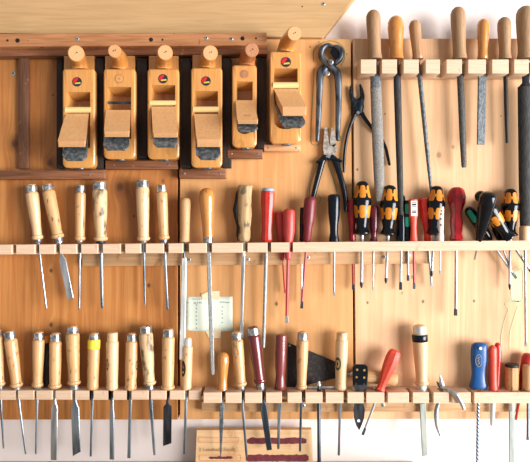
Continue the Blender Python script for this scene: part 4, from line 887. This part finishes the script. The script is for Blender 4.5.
o3 = P(358, 113, .01)
r = empty('pliers', o3, 'dark long-handled pliers hanging partly behind the grey rasp', 'pliers')
seg(r, o3, 'jaw', [(350.4, 86, .007, .8, 1.4), (351, 92, .007, 1.8, 2), (352.6, 99, .007, 2.4, 2.2), (356, 104, .007, 4.4, 2.2), (357.5, 109, .007, 5.2, 2.2), (358, 114, .007, 3, 2)], 'plier')
seg(r, o3, 'jaw', [(360, 84.4, .007, .8, 1.4), (361.4, 90, .007, 1.9, 2), (362.4, 97, .007, 2.3, 2.2), (360, 102, .008, 4, 2.2), (359, 107, .0085, 5, 2.2), (359.5, 113, .008, 3, 2)], 'plier')
b = MB(o3); b.disc(358.2, 112.6, .0138, 1.6, .003); b.build('rivet', 'steel', r)
seg(r, o3, 'handle', [(356, 112, .007, 2.2, 1.8), (353, 119, .007, 1.7, 1.6), (348.6, 131, .007, 1.6, 1.5), (345.4, 146, .007, 1.6, 1.5), (344.2, 160, .007, 1.7, 1.5), (343.8, 172, .007, 1.3, 1.3)], 'grip_dark')
seg(r, o3, 'handle', [(361, 112, .007, 2.4, 1.8), (365, 118.5, .0065, 2, 1.5), (371, 126.5, .0055, 1.8, 1.4), (380, 137, .0055, 1.6, 1.4), (385, 146, .006, 1.6, 1.4), (387.6, 156, .006, 1.6, 1.4), (389.6, 165, .006, 1.3, 1.2)], 'grip_dark')

# ================================================================== paper note
o3 = P(208, 331, 0)
r = empty('paper_note', o3, 'pale green handwritten paper note taped to the middle board', 'paper')
b = MB(o3); nx, ny = 12, 8; grid = []
for j in range(ny + 1):
    for i in range(nx + 1):
        x = 185.6 + (232.6 - 185.6) * i / nx; y = 296.6 + (331.2 - 296.6) * j / ny
        cl = max(0, (1 - i / 3.0)) * max(0, (j - ny + 3) / 3.0)
        if j == ny: y += -1.2 * max(0, 1 - i / 2.5)
        grid.append(P(x, y, .0010 + .005 * cl ** 2))
b.v += grid
for j in range(ny):
    for i in range(nx):
        a = j * (nx + 1) + i; b.face((a, a + 1, a + nx + 2, a + nx + 1))
o = b.build('sheet', 'paper', r); md = o.modifiers.new('thickness', 'SOLIDIFY'); md.thickness = .0003
b = MB(o3)
import random
rg = random.Random(4)
def dash(x, y, w, h): b.prism([(x - w, y - h), (x + w, y - h * .6), (x + w, y + h), (x - w, y + h * .7)], .0010, .00155)
for x in (193, 195, 197.4, 199.6, 202): dash(x, 299 + rg.random() * .6, .9, .25)
for x in (188, 194.3, 195.4, 197.4, 199.6, 201.2): dash(x, 302.6 + rg.random() * .5, .55, .55)
for x in (220.4, 222, 223.6, 225.4, 227, 228.8): dash(x, 302 + rg.random() * .6, .7, .4)
for y in (305, 308.4, 312, 316, 320, 324, 328): dash(196 + rg.random() * .6, y, .5, .7)
for y in (307, 311, 314, 318, 322.6): dash(222 + rg.random() * .6, y, .6, .5)
for y in (302.6, 312, 317, 324): dash(187 + rg.random() * .4, y, .35, .4)
b.build('handwriting', 'paper_ink', r)
b = MB(o3); b.prism([(201.4, 294.6), (209, 291), (219.4, 291), (219.6, 299.6), (202, 299.4)], .0012, .0018); b.build('tape', 'tape', r)
b = MB(o3); b.prism([(205.6, 331.5), (214, 329), (220.8, 329), (220.8, 338), (209, 338)], .0012, .0018); b.build('tape', 'tape', r)

# ================================================================== sample board leaning on the bench
tb = .012
o3 = P(254, 461, -.008); o3.z = zb
r = empty('sample_board', o3, 'pale wooden sample board with maroon stain stripes and pencil writing, leaning under the rack', 'board')
b = MB(o3)
bx = [(196.8, 430.2), (311.6, 429.6), (313, 470), (195.6, 470)]
fr_ = [P(x, y, .0) for x, y in bx]
for p in (fr_[2], fr_[3]): p.z = zb; p.y = -.006
bk = [p + Vector((0, .016, 0)) for p in fr_]
b.loft([bk, fr_]); b.build('board', 'sample', r)
def onb(x, y, lift=.0004):
    p = P(x, y, 0); zt_ = fr_[0].z; u = (zt_ - p.z) / (zt_ - zb); p.y = -.006 * u - lift; return p
def blob(x0, x1, ya, yb, mat, name, n=26, j=.7, seed=1):
    rg = random.Random(seed); b = MB(o3)
    up = [(x0 + (x1 - x0) * i / n, ya + (rg.random() - .5) * 2 * j * .8 + (1.2 if i in (0, n) else 0)) for i in range(n + 1)]
    dn = [(x0 + (x1 - x0) * i / n, yb + (rg.random() - .5) * 2 * j * .5 - (1.2 if i in (0, n) else 0)) for i in range(n, -1, -1)]
    q = [onb(x, y) for x, y in up + dn]
    b.loft([[p + Vector((0, .0006, 0)) for p in q], q]); return b.build(name, mat, r)
blob(247, 306.5, 437.6, 443.4, 'stain', 'stain_stripe', seed=2)
blob(246, 308.4, 454, 460.4, 'stain', 'stain_stripe', seed=3)
blob(208.5, 233, 455.6, 458.2, 'stain', 'stain_stripe', 14, .5, seed=5)
for x0, y0, x1, y1 in ((198.6, 437.2, 239, 442), (200, 454.2, 241, 460)):
    q = [onb(x, y) for x, y in ((x0, y0), ((x0 + x1) / 2, y0 + .2), (x1, y0), (x1, (y0 + y1) / 2), (x1 - .4, y1), ((x0 + x1) / 2, y1), (x0, y1 - .2), (x0, (y0 + y1) / 2), (x0, y0))]
    b = MB(o3); b.tube(q, [(.0003, .0011)] * len(q), 6, (0, 1, 0)); b.build('pen_frame', 'orange_pen', r)
cu = bpy.data.curves.new('writing', 'FONT'); cu.body = '2 Leimholz-Stück'; cu.size = .0118; cu.extrude = .0002
to = bpy.data.objects.new('writing', cu); COL.objects.link(to); bpy.context.view_layer.update()
me = bpy.data.meshes.new_from_object(to.evaluated_get(bpy.context.evaluated_depsgraph_get())); bpy.data.objects.remove(to)
me.materials.clear(); me.materials.append(M['pencil'])
wo = bpy.data.objects.new('writing', me); COL.objects.link(wo); wo.parent = r
wo.location = onb(199, 450.6, .0006) - o3; wo.rotation_euler = (math.radians(90), 0, 0)

# ================================================================== light and camera
w = bpy.data.worlds.new('World'); SC.world = w; w.use_nodes = True
bg = w.node_tree.nodes['Background']; bg.inputs[0].default_value = (1.0, .97, .97, 1); bg.inputs[1].default_value = .3
def area(name, loc, target, sx, sy, power, col):
    l = bpy.data.lights.new(name, 'AREA'); l.shape = 'RECTANGLE'; l.size = sx; l.size_y = sy; l.energy = power; l.color = col
    o = bpy.data.objects.new(name, l); COL.objects.link(o); o.location = loc
    o.rotation_euler = (Vector(target) - Vector(loc)).to_track_quat('-Z', 'Y').to_euler(); return o
area('window_daylight', (5.6, -3.6, .75), (0, 0, 1.15), 4.6, 3.6, 930, (1.0, .97, .97))

cam = bpy.data.cameras.new('camera'); co = bpy.data.objects.new('camera', cam); COL.objects.link(co)
cam.sensor_width = 36; cam.lens = 36 * D / (530 * S); co.location = (0, -D, ZC); co.rotation_euler = (PI / 2, 0, 0)
cam.clip_start = .05
SC.camera = co
SC.view_settings.view_transform = 'Standard'; SC.view_settings.look = 'None'; SC.view_settings.gamma = 1; SC.view_settings.use_curve_mapping = False
SC.view_settings.exposure = 0.42
